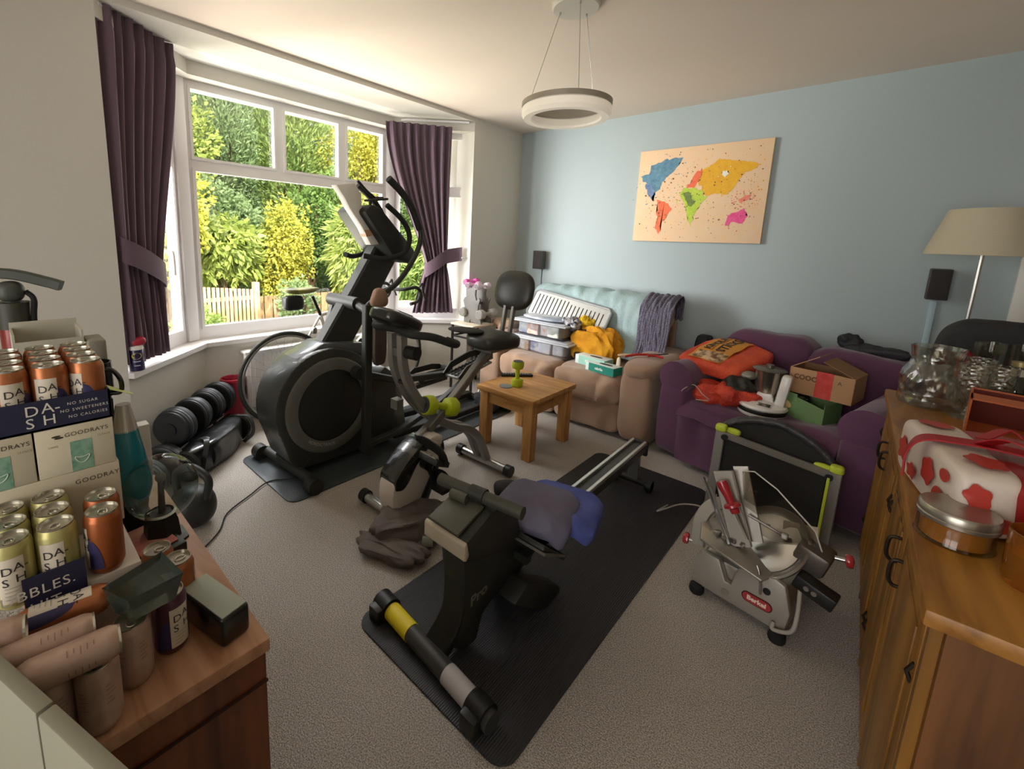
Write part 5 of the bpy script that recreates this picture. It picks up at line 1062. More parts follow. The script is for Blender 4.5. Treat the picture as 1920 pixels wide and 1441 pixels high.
# food press leaning back to the left
def bar3(p, q, w, h, name, m, up=(0, 1, 0)): return MB().tube([RS @ Vector(p), RS @ Vector(q)], .1, flat=(w, h), up=up).build(name, m, sl)
bar3((.135, .06, .25), (.02, .10, .50), .07, .02, 'press_plate', sp_); bar3((.165, .10, .27), (.06, .16, .52), .055, .012, 'press_plate', sal)
bar3((.09, .03, .27), (-.035, .06, .46), .006, .012, 'guide_rod', steel); bar3((.10, .035, .25), (.0, .05, .44), .01, .012, 'guide_rod', steel)
rh = mat('red_handle', 'A52A2E', .25, coat=.6)
p0, p1 = RS @ Vector((.035, .045, .485)), RS @ Vector((.10, .045, .385)); dv = (p1-p0).normalized()
MB().lathe([(.001, 0), (.018, .004), (.021, .02), (.016, .06), (.015, .085), (.03, .092), (.032, .10), (.018, .108), (.016, .125), (.001, .125)], p0, dv, 28, close=False).build('red_handle', rh, sl)
MB().cyl(p1, RS @ Vector((.15, .06, .29)), .006).build('handle_rod', steel, sl)
acr = glass('acrylic_guard', 'F4F0EA', .05, .78)
q = [(.08, .52), (.12, .535), (.20, .50), (.33, .40), (.36, .33), (.26, .29), (.14, .30), (.10, .40)]
MB().prism(q, .12, .126, 'y').xf(RS).build('clear_guard', acr, sl)
MB().tube([RS @ Vector((a_, .123, b_)) for a_, b_ in q[:5]], .003, 8).build('guard_edge', mat('guard_edge', 'C8C4BA', .2), sl)
MB().box(RS @ Vector((.19, .13, .34)), (.012, .012, .012)).tube([RS @ Vector((.13, .10, .365)), RS @ Vector((.24, .13, .33))], .005).build('thrust_rod', steel, sl)
MB().box(RS @ Vector((.245, .13, .33)), (.02, .02, .02), rad(-9), .004).build('rod_knob', wp, sl)
MB().box(RS @ Vector((.28, .17, .345)), (.11, .006, .07), RS.to_3x3().to_4x4() @ Matrix.Rotation(rad(-15), 4, 'Y') @ Matrix.Rotation(rad(-35), 4, 'X'), .002).build('deflector_plate', mat('deflector', 'B7B1A8', .4, .3), sl)
MB().box(RS @ Vector((.335, .14, .30)), (.10, .11, .085), RS.to_3x3().to_4x4() @ Matrix.Rotation(rad(14), 4, 'Y'), .014).build('motor_housing', mat('motor_grey', '5C564E', .35, .4), sl)
cp = MB().box(RS @ Vector((.37, .06, .225)), (.12, .06, .05), RS.to_3x3().to_4x4() @ Matrix.Rotation(rad(14), 4, 'Y'), .006).build('control_panel', black, sl)
for dx in (0, .022): MB().cyl(RS @ Vector((.35+dx, .025, .232-dx*.2)), RS @ Vector((.35+dx, .03, .232-dx*.2)), .008).build('button', steel, cp)
for x, y, z, ax in ((-.055, .06, .165, (-1, 0, 0)), (.415, .16, .325, (1, 0, .2))):
    c0 = RS @ Vector((x, y, z)); MB().lathe([(.008, -.0), (.022, .003), (.024, .012), (.02, .022), (.001, .026)], c0, ax, 9, close=False).build('red_knob', rh, sl)
    MB().cyl(c0, c0-Vector(ax)*.05, .008).build('knob_shaft', steel, sl)
MB().tube(smooth([RS @ Vector(v) for v in ((.21, -.01, .25), (.225, -.015, .22), (.235, -.015, .15))]), .004).build('latch_rod', steel, sl)
MB().tube(smooth([RS @ Vector(v) for v in ((.33, .05, .22), (.345, .0, .14), (.34, -.02, .08), (.29, -.02, .05), (.285, -.008, .07))]), .007, 10).build('power_lead', mat('lead_grey', '9A958C', .5), sl)
MB().tube(smooth([(2.19, -1.52, .012), (2.17, -1.62, .012), (2.20, -1.60, .03), (2.26, -1.52, .05), (2.36, -1.53, .08), (2.44, -1.72, .12), (2.46, -1.78, .2)]), .004, 8).build('slicer_cable', MC['lead_grey'], sl)
# ------------------------------------------------------------------ wooden chest at the left with cans and oddments
TZ = .56
ch = thing('wooden_chest', 'dark orange wooden chest at the lower left carrying the drink cans', 'chest', (1.57, -3.78, 0))
cw = wood('chest_wood', '8A5230', '5E3018', .5, 'X', 8); cwt = wood('chest_top_wood', 'C29372', '96643F', .5, 'X', 7); cwz = wood('chest_side_wood', '7E4526', '4E2814', .5, 'Z', 7)
MB().bb((1.10, -3.945, TZ-.03), (2.035, -3.60, TZ), .004).build('lid', cwt, ch)
MB().bb((1.12, -3.935, .02), (2.028, -3.607, TZ-.03), .003).build('body', cwz, ch)
MB().bb((2.03, -3.935, TZ-.10), (2.034, -3.607, TZ-.095)).build('board_joint', mat('joint_dark', '3A1E10', .8), ch)
MB().bb((1.12, -3.93, 0), (2.02, -3.61, .02)).build('plinth', cwz, ch)
t = thing('leaning_board', 'pale grey-green board with a vertical groove standing at the bottom left', 'board', (2.12, -3.93, 0))
a_, b_ = Vector((1.86, -4.003, 0)), Vector((2.42, -3.822, 0)); u_ = (b_-a_).normalized(); n_v = Vector((-u_.y, u_.x, 0))
gl = .30
for s0, s1 in ((0, .265), (.27, (b_-a_).length)):
    c_ = a_+u_*(s0+s1)/2-n_v*.0+Vector((0, 0, .375)); MB().box(c_-n_v*.012, (s1-s0, .02, .75), math.atan2(u_.y, u_.x), .003).build('board_panel', mat('grey_green_paint', '86836F', .5), t)
MB().box(a_+u_*.2675+Vector((0, 0, .36))-n_v*.008, (.01, .008, .72), math.atan2(u_.y, u_.x)).build('groove', mat('groove_dark', '5A5848', .8), t)

# cans
cop = mat('copper_can', 'B06C42', .34, .5); copd = mat('copper_dull', 'A35A30', .35, .5); yel = mat('yellow_green_can', 'B9B070', .35, .35); pnk = mat('pink_can', 'B59A88', .4, .2, var=(30, 'A58876', .2)); lidm = mat('can_lid', 'C4BFB0', .25, .85); crm = mat('label_cream', 'CFC4B0', .5); pur = mat('label_purple', '343058', .45); ink = mat('label_ink', '2B2A2C', .5)
def can(mbody, label, face=0, blob=True, printed=True, r=.030, h=.125, group=None, side=1, txt=True):
    """upright can; printed panel centred on angle face (degrees)"""
    t = thing('drink_can', label, 'can', (0, 0, 0), group)
    MB().lathe([(.001, .003), (r*.72, 0), (r*.82, .003), (r*.98, .013), (r, .017), (r, h-.016), (r*.97, h-.012), (r*.84, h-.003)], n=36, close=False).build('can_body', mbody, t)
    l = MB().lathe([(r*.84, h-.004), (r*.86, h), (r*.81, h), (r*.78, h-.006), (.001, h-.006)], n=36, close=False).build('can_lid', lidm, t)
    MB().tube([(.010*cos(2*pi*i/14)+.005, .007*sin(2*pi*i/14), h-.004) for i in range(14)], .0014, 6, True).build('ring_pull', lidm, l)
    def cy(a0, z, k=.0006): return ((r+k)*cos(rad(a0)), (r+k)*sin(rad(a0)), z)
    if printed:
        MB().grid(lambda u, v: cy(face-34+68*u, .018+.083*v), 14, 2).build('label_panel', crm, t, fix=False)
        if txt:
            k = 57.3/r; g = lambda x, y: cy(face+x*k, y, .0012)
            m = letters('D', .021, lambda x, y: g(x-.013, .072+y)); letters('A-', .021, lambda x, y: g(x+.003, .076+y), mb=m); letters('S', .021, lambda x, y: g(x-.013, .051+y), mb=m); letters('H', .021, lambda x, y: g(x+.004, .055+y), mb=m)
            m.build('lettering', ink, t, fix=False)
            m = MB()
            for q in range(4): m.grid(lambda u, v: cy(face-20+(40-6*q)*u, .046-q*.007+.0012*v, .0009), 6, 1)
            m.build('fine_print', mat('fine_print', '9A9184', .6), t, fix=False)
    if blob:
        def bl(u, v):
            z = .017+.062*v; w = 46*math.sqrt(max(0, 1-v*v)); return cy(face+side*(34+w*u) if side > 0 else face-(34+w*u), z, .0009)
        MB().grid(bl, 10, 12).build('label_swirl', pur, t, fix=False)
    return t
def put(c, x, y, z, rz=0, lab=None, group=None, first=[]):
    if c.name in first: return dup(c, (x, y, z), (0, 0, rad(rz)), lab, group)
    first.append(c.name); c.location = (x, y, z); c.rotation_euler = (0, 0, rad(rz)); c['label'] = lab
    if group: c['group'] = group
    return c
# upper tray
t = thing('can_tray', 'navy card tray of copper cans on top of the stack at the left', 'tray', (1.53, -3.86, .972))
navy = mat('navy_card', '22233C', .5)
X1, X0, YR_, YL = 1.656, 1.395, -3.768, -4.02
m = MB(); m.bb((X0, YL, .972), (X1, YR_, .976)); m.bb((X1-.004, YL, .972), (X1, YR_, 1.035)); m.bb((X0, YL, .972), (X0+.004, YR_, 1.03)); m.bb((X0, YR_-.004, .972), (X1, YR_, 1.035)); m.bb((X0, YL, .972), (X1, YL+.004, 1.035)); m.build('tray_body', navy, t)
prn = mat('print_cream', 'D8D2C4', .5)
Fx = lambda x0, y0, z0, lift=.0008: (lambda x, y: (x0+lift, y0+x, z0+y))
m = letters('D', .030, Fx(X1, -3.905, 1.006)); letters('A-', .030, Fx(X1, -3.880, 1.008), mb=m); letters('S', .030, Fx(X1, -3.905, .981), mb=m); letters('H', .030, Fx(X1, -3.880, .983), mb=m); m.build('lettering', prn, t, fix=False)
m = MB()
for q, s in enumerate(('NO SUGAR', 'NO SWEETENERS', 'NO CALORIES')): letters(s, .0085, Fx(X1, -3.840-(.012 if q == 1 else .0), 1.016-q*.014), 1.25, mb=m)
m.build('lettering', prn, t, fix=False)
protoF = can(cop, 'x', 0)
rows = ('front row', 'second row', 'third row', 'back row'); cols = ('rightmost', 'second from the right', 'third from the right', 'fourth from the right')
for i in range(4):
    for j in range(4):
        x, y = 1.622-.061*i, -3.799-.0605*j
        if j == 3 and i == 0: y += .0
        put(protoF, x, y, .976, (-58, -18, 6, 0)[j]+i*9 if i == 0 else (j*70+i*40), 'copper drink can in the top navy tray, %s, %s' % (rows[i], cols[j]), 'copper cans in the top navy tray')
# printed cartons below
can_pic = mat('can_picture_green', '5F8F76', .5, var=(60, '86A890', .1)); ivory = mat('ivory_carton', 'CFC4A9', .5)
for k, (y0, y1) in enumerate(((-3.895, -3.768), (-4.02, -3.898))):
    t = thing('can_carton', ('ivory carton with a green can picture, on the right under the navy tray', 'ivory carton with a green can picture, left of its twin under the navy tray')[k], 'carton', (1.6, (y0+y1)/2, .867))
    MB().bb((1.42, y0, .867), (X1, y1, .971), .002).build('carton_body', ivory, t)
    MB().bb((X1, y0+.052, .868), (X1+.0006, y0+.088, .935), 0).build('can_picture', can_pic, t)
    V = [(X1+.0012, y0+.070+.012*cos(2*pi*i/20)*1.0, .895+.006*sin(2*pi*i/20)+.004*cos(4*pi*i/20)) for i in range(20)]
    MB().tube(V, .0008, 5, True).build('logo', mat('logo_pale', 'D8E0D0', .5), t)
    letters('GOODRAYS', .0125, Fx(X1, y0+.045, .948), 1.1).build('lettering', mat('print_dark2', '3A352A', .5), t, fix=False)
    MB().pad((X1+.0006, y0+.032, .953), (.001, .014, .004), .8).pad((X1+.0006, y0+.036, .949), (.001, .014, .004), .8).build('leaf_logo', mat('print_dark2', '3A352A', .5), t)
    m = letters('12 PACK', .006, Fx(X1, y0+.098, .935)); letters('CANS', .006, Fx(X1, y0+.018, .93), mb=m); m.build('lettering', mat('print_tan', '9A8A66', .5), t, fix=False)
t = thing('card_tray', 'plain ivory card tray under the two ivory cartons', 'tray', (1.53, -3.89, .72))
MB().bb((1.40, -4.02, .722), (1.656, -3.764, .867), .002).build('tray_body', ivory, t)
letters('GOODRAYS', .014, Fx(1.656, -3.842, .838), 1.15).build('lettering', mat('print_dark2', '3A352A', .5), t, fix=False)
# lower case with yellow cans
t = thing('can_case', 'low cardboard case with pale top and navy front holding the yellow-green cans', 'case', (1.62, -3.86, TZ))
MB().bb((1.40, -3.94, TZ), (1.838, -3.77, .720), .002).build('case_body', mat('pale_card', 'CBBFB0', .5), t)
MB().bb((1.838, -3.94, TZ+.002), (1.842, -3.855, .775), .0).build('case_front', navy, t)
m = letters('BUBBLES.', .026, Fx(1.842, -3.985, .738), 1.1); letters('FRUIT', .026, Fx(1.842, -3.965, .708), 1.1, mb=m); m.build('lettering', prn, t, fix=False)
yc_ = can(yel, 'x', 0, blob=False)
for i in range(3):
    for j in range(2):
        put(yc_, 1.808-.0605*i, -3.887-.0605*j, .7205, (-22, -6)[j]+(0 if i == 0 else 50*i), 'yellow-green drink can in the lower case, %s, %s column' % (rows[i] if i < 2 else 'back row', ('right', 'left')[j]), 'yellow-green cans in the lower case')
bc = can(copd, 'x', -95, blob=True, side=1)
put(bc, 1.812, -3.820, .7205, 0, 'tall copper can standing beside the front yellow-green cans')
put(bc, 1.748, -3.812, .7205, 40, 'copper can standing just behind the tall copper one beside the yellow-green cans')
# cans standing on the chest lid
tc = can(cop, 'x', -10)
put(tc, 1.762, -3.728, TZ, 70, 'copper can on the chest lid nearest the postcard'); put(tc, 1.826, -3.705, TZ, 100, 'copper can on the chest lid beside the black block, behind the glass dish')
dc = can(mat('purple_copper_can', '5A3A44', .35, .4), 'x', 8, side=-1)
put(dc, 1.915, -3.745, TZ, 12, 'purple and cream lettered can on the chest lid beside the black block')
pc = can(pnk, 'x', 0, blob=False, printed=False)
for a0 in (-60, 10, 80, 150):
    m = MB()
    for q in range(5): m.grid(lambda u, v: (.0305*cos(rad(a0+(16+6*(q % 3))*u)), .0305*sin(rad(a0+(16+6*(q % 3))*u)), .09-q*.008+.0015*v), 5, 1)
    m.build('fine_print', mat('pink_print', '8A6A5C', .6), pc, fix=False)
for x, y, lab in ((1.945, -3.812, 'pinkish can standing on the chest lid under the green glass dish'), (1.998, -3.868, 'pinkish can standing at the front edge of the chest lid'), (1.975, -3.925-.0, 'greyish pink can standing at the left front of the chest lid by the board')):
    put(pc, x, y, TZ, 0, lab)
def lie(c, p, yaw, lab):
    d = dup(c, p, None, lab); d.scale = (.86, .86, 1.0); v = Vector((cos(rad(yaw)), sin(rad(yaw)), -.02)); q = v.to_track_quat('Z', 'Y'); d.rotation_euler = (q @ __import__('mathutils').Quaternion((0, 0, 1), rad(100))).to_euler(); return d
lie(pc, (2.005, -3.960, .716), 86, 'pink can lying on its side, nearest the front edge'); lie(pc, (1.948, -3.985, .716), 86, 'pink can lying on its side behind the nearest lying one')
lie(tc, (1.872, -3.955, .712), 84, 'copper can lying on its side with purple print, below the yellow-green cans')
lie(pc, (1.905, -4.065, .74), 84, 'pink can lying on its side at the very left edge of the picture')
# glass dish, speaker block, postcard
t = thing('glass_dish', 'square grey-green glass dish tilted on top of the cans on the chest', 'dish', (1.92, -3.78, .69))
gd = mat('smoky_glass', '5E6A5E', .12, trans=.75, ior=1.4)
top = [(1.905, -3.842, .742), (1.965, -3.815, .738), (1.962, -3.728, .742), (1.875, -3.742, .746)]; bot = [(1.918, -3.828, .690), (1.960, -3.808, .690), (1.955, -3.742, .690), (1.895, -3.752, .690)]
rim_ = [tuple(Vector(p).lerp(Vector((1.93, -3.785, .73)), .12)+Vector((0, 0, -.008))) for p in top]
MB().add([Vector(v) for v in bot+top+rim_], [(3, 2, 1, 0)]+[(a*4+i, a*4+(i+1) % 4, a*4+4+(i+1) % 4, a*4+4+i) for a in range(2) for i in range(4)]+[(8, 9, 10, 11)]).build('dish_body', mat('smoky_glass', '4B564C', .08, trans=.35, ior=1.4, coat=.6), t)
t = thing('bluetooth_speaker', 'black oblong block with pale grey-green top on the corner of the chest', 'speaker', (1.92, -3.67, TZ))
MB().box((1.918, -3.666, TZ+.033), (.155, .062, .066), rad(13), .010, 3).build('body', mat('gloss_black', '0C0C0D', .3, coat=.4), t)
MB().box((1.918, -3.666, TZ+.0665), (.145, .053, .003), rad(13), .001).build('top_panel', mat('pale_top_panel', '9AA093', .35), t)
t = MB().box((1.555, -3.705, TZ+.028), (.13, .085, .003), rad(10)).build('postcard', mat('postcard_print', 'DDA788', .5, var=(18, 'C4606A', .25)), None, 'orange and pink picture card lying by the plasma globe base', 'postcard')
MB().box((1.56, -3.70, TZ+.0125), (.16, .10, .025), rad(10), .003).build('black_book', black, None, 'slim black box under the picture card on the chest', 'box')
# plasma globe
t = thing('plasma_globe', 'clear glass plasma globe on a black tapered base on the chest', 'lamp', (1.55, -3.675, TZ))
gm_ = glass('globe_glass', 'F2FAF6', .0, .86)
MB().pad((1.53, -3.662, .706), (.172, .172, .172), 1, n=(32, 48)).build('glass_globe', gm_, t)
MB().lathe([(.001, .0), (.062, .0), (.062, .006), (.045, .012), (.040, .06), (.034, .078), (.028, .082), (.001, .082)], (1.545, -3.672, TZ), n=6, close=False).build('base', mat('base_black', '1C1A19', .4), t, angle=25)
MB().cyl((1.541, -3.668, TZ+.07), (1.531, -3.664, .722), .009, .007).pad((1.530, -3.663, .733), (.026, .026, .026), 1).build('electrode', mat('electrode_grey', '5E5A55', .4, .4), t)
MB().lathe([(.03, 0), (.036, .004), (.030, .008)], (1.545, -3.672, TZ+.078), n=32, close=False).build('collar', steel, t)
# lava lamp
t = thing('lava_lamp', 'lava lamp with turquoise liquid and silver cap on the chest behind the globe', 'lamp', (1.42, -3.715, TZ))
o_ = (1.425, -3.712, TZ)
MB().lathe([(.001, 0), (.05, 0), (.046, .015), (.036, .05), (.040, .08), (.044, .09)], o_, n=40, close=False).build('base', mat('lamp_base', '2E3436', .3, .5), t)
MB().lathe([(.043, .085), (.052, .12), (.050, .15), (.028, .29), (.001, .29)], o_, n=48, close=False).build('liquid_bottle', mat('turquoise_liquid', '0E8FA6', .08, coat=.8, trans=.25), t)
MB().lathe([(.0285, .287), (.0175, .355), (.0165, .36), (.001, .36)], o_, n=40, close=False).build('silver_cap', mat('silver_cap', 'C6C3BC', .3, .6), t)
MB().bb((1.06, -3.68, 0.0), (1.14, -3.602, .745), .003).build('white_box', white, None, 'tall white box end standing behind the lava lamp', 'box') if 0 else None
MB().bb((1.105, -3.695, TZ), (1.15, -3.603, .745), .003).build('white_carton', mat('white_carton_card', 'D5D2C8', .5), None, 'plain white carton standing on end behind the lava lamp', 'box')
t = thing('black_mug', 'black mug with a curved handle on the dark rack beside the upper cans', 'mug', (1.40, -3.75, .93))
MB().lathe([(.001, 0), (.036, 0), (.040, .01), (.040, .095), (.036, .095), (.034, .012), (.001, .012)], (1.345, -3.785+.03, .93), n=32, close=False).build('cup', mat('mug_black', '151514', .25, coat=.5), t)
MB().tube(smooth([(1.375, -3.742, 1.01), (1.40, -3.725, 1.012), (1.425, -3.712, .99), (1.42, -3.712, .955), (1.39, -3.73, .945)]), .006).build('handle', MC['mug_black'], t)
MB().bb((1.30, -3.80, TZ), (1.385, -3.725, .93), .004).build('black_organiser', black, None, 'dark upright rack on the chest under the black mug', 'rack')
MB().add([(1.44, -3.765, .985), (1.50, -3.70, .965), (1.44, -3.69, .95), (1.39, -3.745, .975), (1.44, -3.765, .984), (1.50, -3.70, .964), (1.44, -3.69, .949), (1.39, -3.745, .974)], [(0, 1, 2, 3), (7, 6, 5, 4), (0, 4, 5, 1), (1, 5, 6, 2), (2, 6, 7, 3), (3, 7, 4, 0)]).build('sticky_note', mat('note_yellow', 'D6DE8E', .6), None, 'pale yellow paper note sticking out beside the top navy tray', 'note')
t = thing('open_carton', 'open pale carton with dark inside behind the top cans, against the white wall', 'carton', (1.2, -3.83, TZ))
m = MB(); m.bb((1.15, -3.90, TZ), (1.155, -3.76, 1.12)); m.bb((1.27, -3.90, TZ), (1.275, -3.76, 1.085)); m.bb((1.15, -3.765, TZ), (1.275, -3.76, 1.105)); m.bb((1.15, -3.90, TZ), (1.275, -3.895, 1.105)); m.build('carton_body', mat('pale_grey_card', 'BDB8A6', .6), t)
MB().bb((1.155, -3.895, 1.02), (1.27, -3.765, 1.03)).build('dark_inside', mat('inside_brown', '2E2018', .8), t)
MB().bb((1.20, -3.755, TZ), (1.30, -3.715, 1.075), .006).build('grey_box', mat('grey_case', '8F8B7E', .5), None, 'grey upright case between the open carton and the black mug', 'box')
# floor pump
t = thing('floor_pump', 'red and black bicycle floor pump with a wide T handle at the left edge', 'pump', (1.02, -3.86, TZ))
px_, py_ = 1.06, -3.885
MB().cyl((px_, py_, TZ+.02), (px_, py_, 1.10), .032, .034).build('barrel', mat('pump_red', '7E2B26', .35, .2, coat=.3), t)
MB().cyl((px_, py_, 1.09), (px_, py_, 1.165), .037, .04).build('collar', mat('pump_olive', '3B3B30', .5), t)
MB().cyl((px_, py_, 1.16), (px_, py_, 1.20), .018).pad((px_, py_, 1.195), (.06, .06, .06), .8).build('hub', mat('pump_grey', '45473F', .5), t)
MB().tube(smooth([(px_-.05, py_-.10, 1.245), (px_, py_, 1.245), (px_+.03, py_+.075, 1.222), (px_+.045, py_+.105, 1.21)]), [.016]*7+[.018]*8+[.015]*4, 12, flat=(.028, .028)).build('handle', mat('pump_handle', '3F4239', .6), t)
MB().tube(smooth([(px_, py_+.05, .62), (px_+.01, py_+.045, .9), (px_+.02, py_+.04, 1.1), (px_+.02, py_+.045, 1.17), (px_+.01, py_+.03, 1.195)]), .007).build('hose', rubber, t)
MB().lathe([(.001, 0), (.10, 0), (.10, .012), (.04, .02), (.001, .02)], (px_, py_, TZ)).build('foot', black, t)
# lubricant spray can on the sill
t = thing('spray_can', 'short dark blue spray can with red cap on the left end of the window sill', 'can', (-.06, -3.40, SILL))
o_ = (-.045, -3.405, SILL)
MB().lathe([(.001, 0), (.034, 0), (.035, .004), (.035, .115), (.030, .125), (.001, .125)], o_, n=36, close=False).build('can_body', mat('spray_navy', '2A2450', .3, coat=.3), t)
MB().lathe([(.033, .116), (.036, .118), (.034, .134), (.022, .14), (.001, .14)], o_, n=36, close=False).build('white_collar', white, t)
MB().pad((o_[0]+.0, o_[1]+.012, SILL+.158), (.055, .075, .045), .7, rot=Matrix.Rotation(rad(12), 4, 'X')).build('red_cap', mat('cap_red', 'A82C3C', .4), t)
def cyw(x, y): 
    a0 = rad(-8)+x/.0355; return (o_[0]+.0357*cos(a0), o_[1]+.0357*sin(a0), SILL+y)
V = [cyw(.024*cos(2*pi*i/24), .085+.018*sin(2*pi*i/24)) for i in range(24)]
MB().add(V, [tuple(range(24))]).build('label_shield', mat('shield_yellow', 'E0D34A', .4), t, fix=False)
letters('WD-40', .0125, lambda x, y: tuple(Vector(cyw(x, .083+y))+Vector((.0006, 0, 0))), 1, .0008, centre=True).build('lettering', mat('ink_navy', '1C1C34', .5), t, fix=False)
MB().grid(lambda u, v: cyw(-.018+.036*u, .052+.005*v), 8, 1).grid(lambda u, v: cyw(-.014+.028*u, .030+.004*v), 8, 1).build('label_print', mat('print_pale', 'C8C4D8', .5), t, fix=False)

# ------------------------------------------------------------------ sideboard
sbd = thing('sideboard', 'rustic oak sideboard with dark ring handles along the right edge', 'sideboard', (3.2, -2.07, 0))
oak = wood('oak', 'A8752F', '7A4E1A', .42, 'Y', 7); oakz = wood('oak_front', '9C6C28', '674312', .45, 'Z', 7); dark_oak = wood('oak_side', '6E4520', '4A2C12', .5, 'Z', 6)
SH = .80; TL = Matrix.Translation((2.955, -1.24, 0)) @ Matrix.Rotation(rad(1.4), 4, 'Z')  # local: x into the cabinet, y runs back towards the camera (negative)
def SB(x, y, z): return TL @ Vector((x, y, z))
Ls = 1.665
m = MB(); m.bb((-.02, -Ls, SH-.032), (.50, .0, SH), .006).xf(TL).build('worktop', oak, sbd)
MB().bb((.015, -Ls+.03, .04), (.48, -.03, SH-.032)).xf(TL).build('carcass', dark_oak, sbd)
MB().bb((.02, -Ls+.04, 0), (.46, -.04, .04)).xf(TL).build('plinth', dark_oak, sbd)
iron = mat('dark_iron', '2E241C', .5, .6)
def ring_handle(parent, y, z):
    MB().tube(smooth([SB(0, y, z+.03), SB(-.020, y, z+.030), SB(-.027, y, z+.018), SB(-.027, y, z-.018), SB(-.018, y, z-.034), SB(-.004, y, z-.034)]), .0045, 8).build('handle', iron, parent)
nd = 4
for k in range(nd):
    y1 = -.05-k*(Ls-.10)/nd; y0 = y1-(Ls-.10)/nd+.02
    d = MB().bb((-.004, y0, .08), (.016, y1, SH-.045), .003).xf(TL).build('door', oakz, sbd)
    MB().bb((-.008, y0+.05, .14), (-.003, y1-.05, SH-.11), .002).xf(TL).build('door_panel', oakz, d)
    hy = y0+.05 if k % 2 == 0 else y1-.05
    ring_handle(d, hy, .64); 
    for z in (.18, .60):
        MB().tube([SB(-.004, (y1-.012 if k % 2 == 0 else y0+.012), z), SB(-.012, (y1-.012 if k % 2 == 0 else y0+.012), z+.02), SB(-.004, (y1-.012 if k % 2 == 0 else y0+.012), z+.04)], .004, 6).build('hinge', iron, d)
for k in range(nd+1):
    y = -.04-k*(Ls-.10)/nd; MB().bb((-.002, y-.011, .04), (.02, y+.011, SH-.032)).xf(TL).build('stile', oakz, sbd)
# ---- things on the sideboard
cg = glass('crystal', 'FDFDF8', .08, .93, .10, .6, 2.5); cgr = glass('crystal_cut', 'FBFAF4', .22, .94, .14, .5, 2, bump=(80, .5)); cgl = glass('crystal_lumpy', 'FBFAF4', .14, .94, .12, .6, 2, bump=(26, .6))
thin = glass('thin_glass', 'FBFBF6', .0, .9)
def vessel(name, label, cat, o, prof, m, n=40, part='glass_body', cut=None):
    t = thing(name, label, cat, o); MB().lathe(prof, o, n=n, close=False).build(part, m, t, angle=50 if n > 12 else 20); return t
def lump(o, prof, n=64):
    V = []; F = []; k = len(prof)
    for j, (r_, z) in enumerate(prof):
        for i in range(n):
            a0 = 2*pi*i/n; f = 1+(.05*noise.noise(Vector((cos(a0)*2.5, sin(a0)*2.5, z*22)))+.07*noise.noise(Vector((cos(a0)*5, sin(a0)*5, z*40+3))) if 1 < j < k-6 else 0)
            V.append((o[0]+r_*f*cos(a0), o[1]+r_*f*sin(a0), o[2]+z))
    for j in range(k-1): F += [(j*n+i, j*n+(i+1) % n, (j+1)*n+(i+1) % n, (j+1)*n+i) for i in range(n)]
    return V, F
o_ = (3.055, -1.40, SH); t = thing('glass_jar', 'large lumpy clear glass jug, leftmost of the glassware on the sideboard', 'jar', o_)
pr_ = [(.001, 0), (.085, 0), (.092, .012), (.09, .03), (.088, .05), (.094, .08), (.095, .11), (.09, .135), (.075, .165), (.068, .18), (.072, .20), (.076, .235), (.072, .235), (.066, .20), (.07, .165), (.082, .13), (.086, .08), (.08, .03), (.001, .022)]
MB().add(*lump(o_, pr_)).build('glass_body', cgl, t)
for q, (dy, dz) in enumerate(((.04, .06), (-.03, .07), (.0, .12))): MB().pad((o_[0]-.083, o_[1]-dy*.8-.01, SH+dz), (.02, .04, .04), 1).build('glass_boss', cg, t)
tum = [(.001, 0), (.036, 0), (.039, .01), (.046, .225), (.043, .225), (.036, .02), (.001, .014)]
vessel('tall_glass', 'tall clear glass standing at the back above the jug on the sideboard', 'glass', (3.20, -1.27, SH), [(r_*1.0, z*1.15) for r_, z in tum], thin)
vessel('tall_glass', 'slim tall clear glass behind the cut glasses on the sideboard', 'glass', (3.29, -1.19, SH), [(r_*.75, z*1.12) for r_, z in tum], thin)
gob = [(.001, 0), (.042, .0), (.042, .003), (.012, .010), (.006, .03), (.008, .05), (.02, .065), (.034, .10), (.038, .14), (.040, .20), (.037, .20), (.034, .14), (.028, .10), (.012, .075), (.001, .07)]
vessel('goblet', 'cut crystal goblet with round foot at the front of the glassware', 'glass', (3.145, -1.50, SH), gob, cgr, n=28)
vessel('goblet', 'cut crystal goblet between the jug and the small bottles', 'glass', (3.17, -1.39, SH), [(r_, z*1.05) for r_, z in gob], cgr, n=28)
vessel('goblet', 'cut crystal goblet in the middle of the glassware, right of the front one', 'glass', (3.215, -1.45, SH), gob, cgr, n=28)
vessel('wine_glass', 'small wine glass behind the orange box at the right edge', 'glass', (3.36, -1.42, SH), [(.001, 0), (.03, 0), (.03, .002), (.004, .008), (.004, .06), (.02, .075), (.034, .11), (.033, .15), (.031, .15), (.031, .11), (.016, .078), (.001, .07)], thin)
vessel('wine_glass', 'clear straight glass just behind the labelled bottle', 'glass', (3.33, -1.27, SH), [(.001, 0), (.03, 0), (.036, .17), (.034, .17), (.028, .01), (.001, .01)], thin)
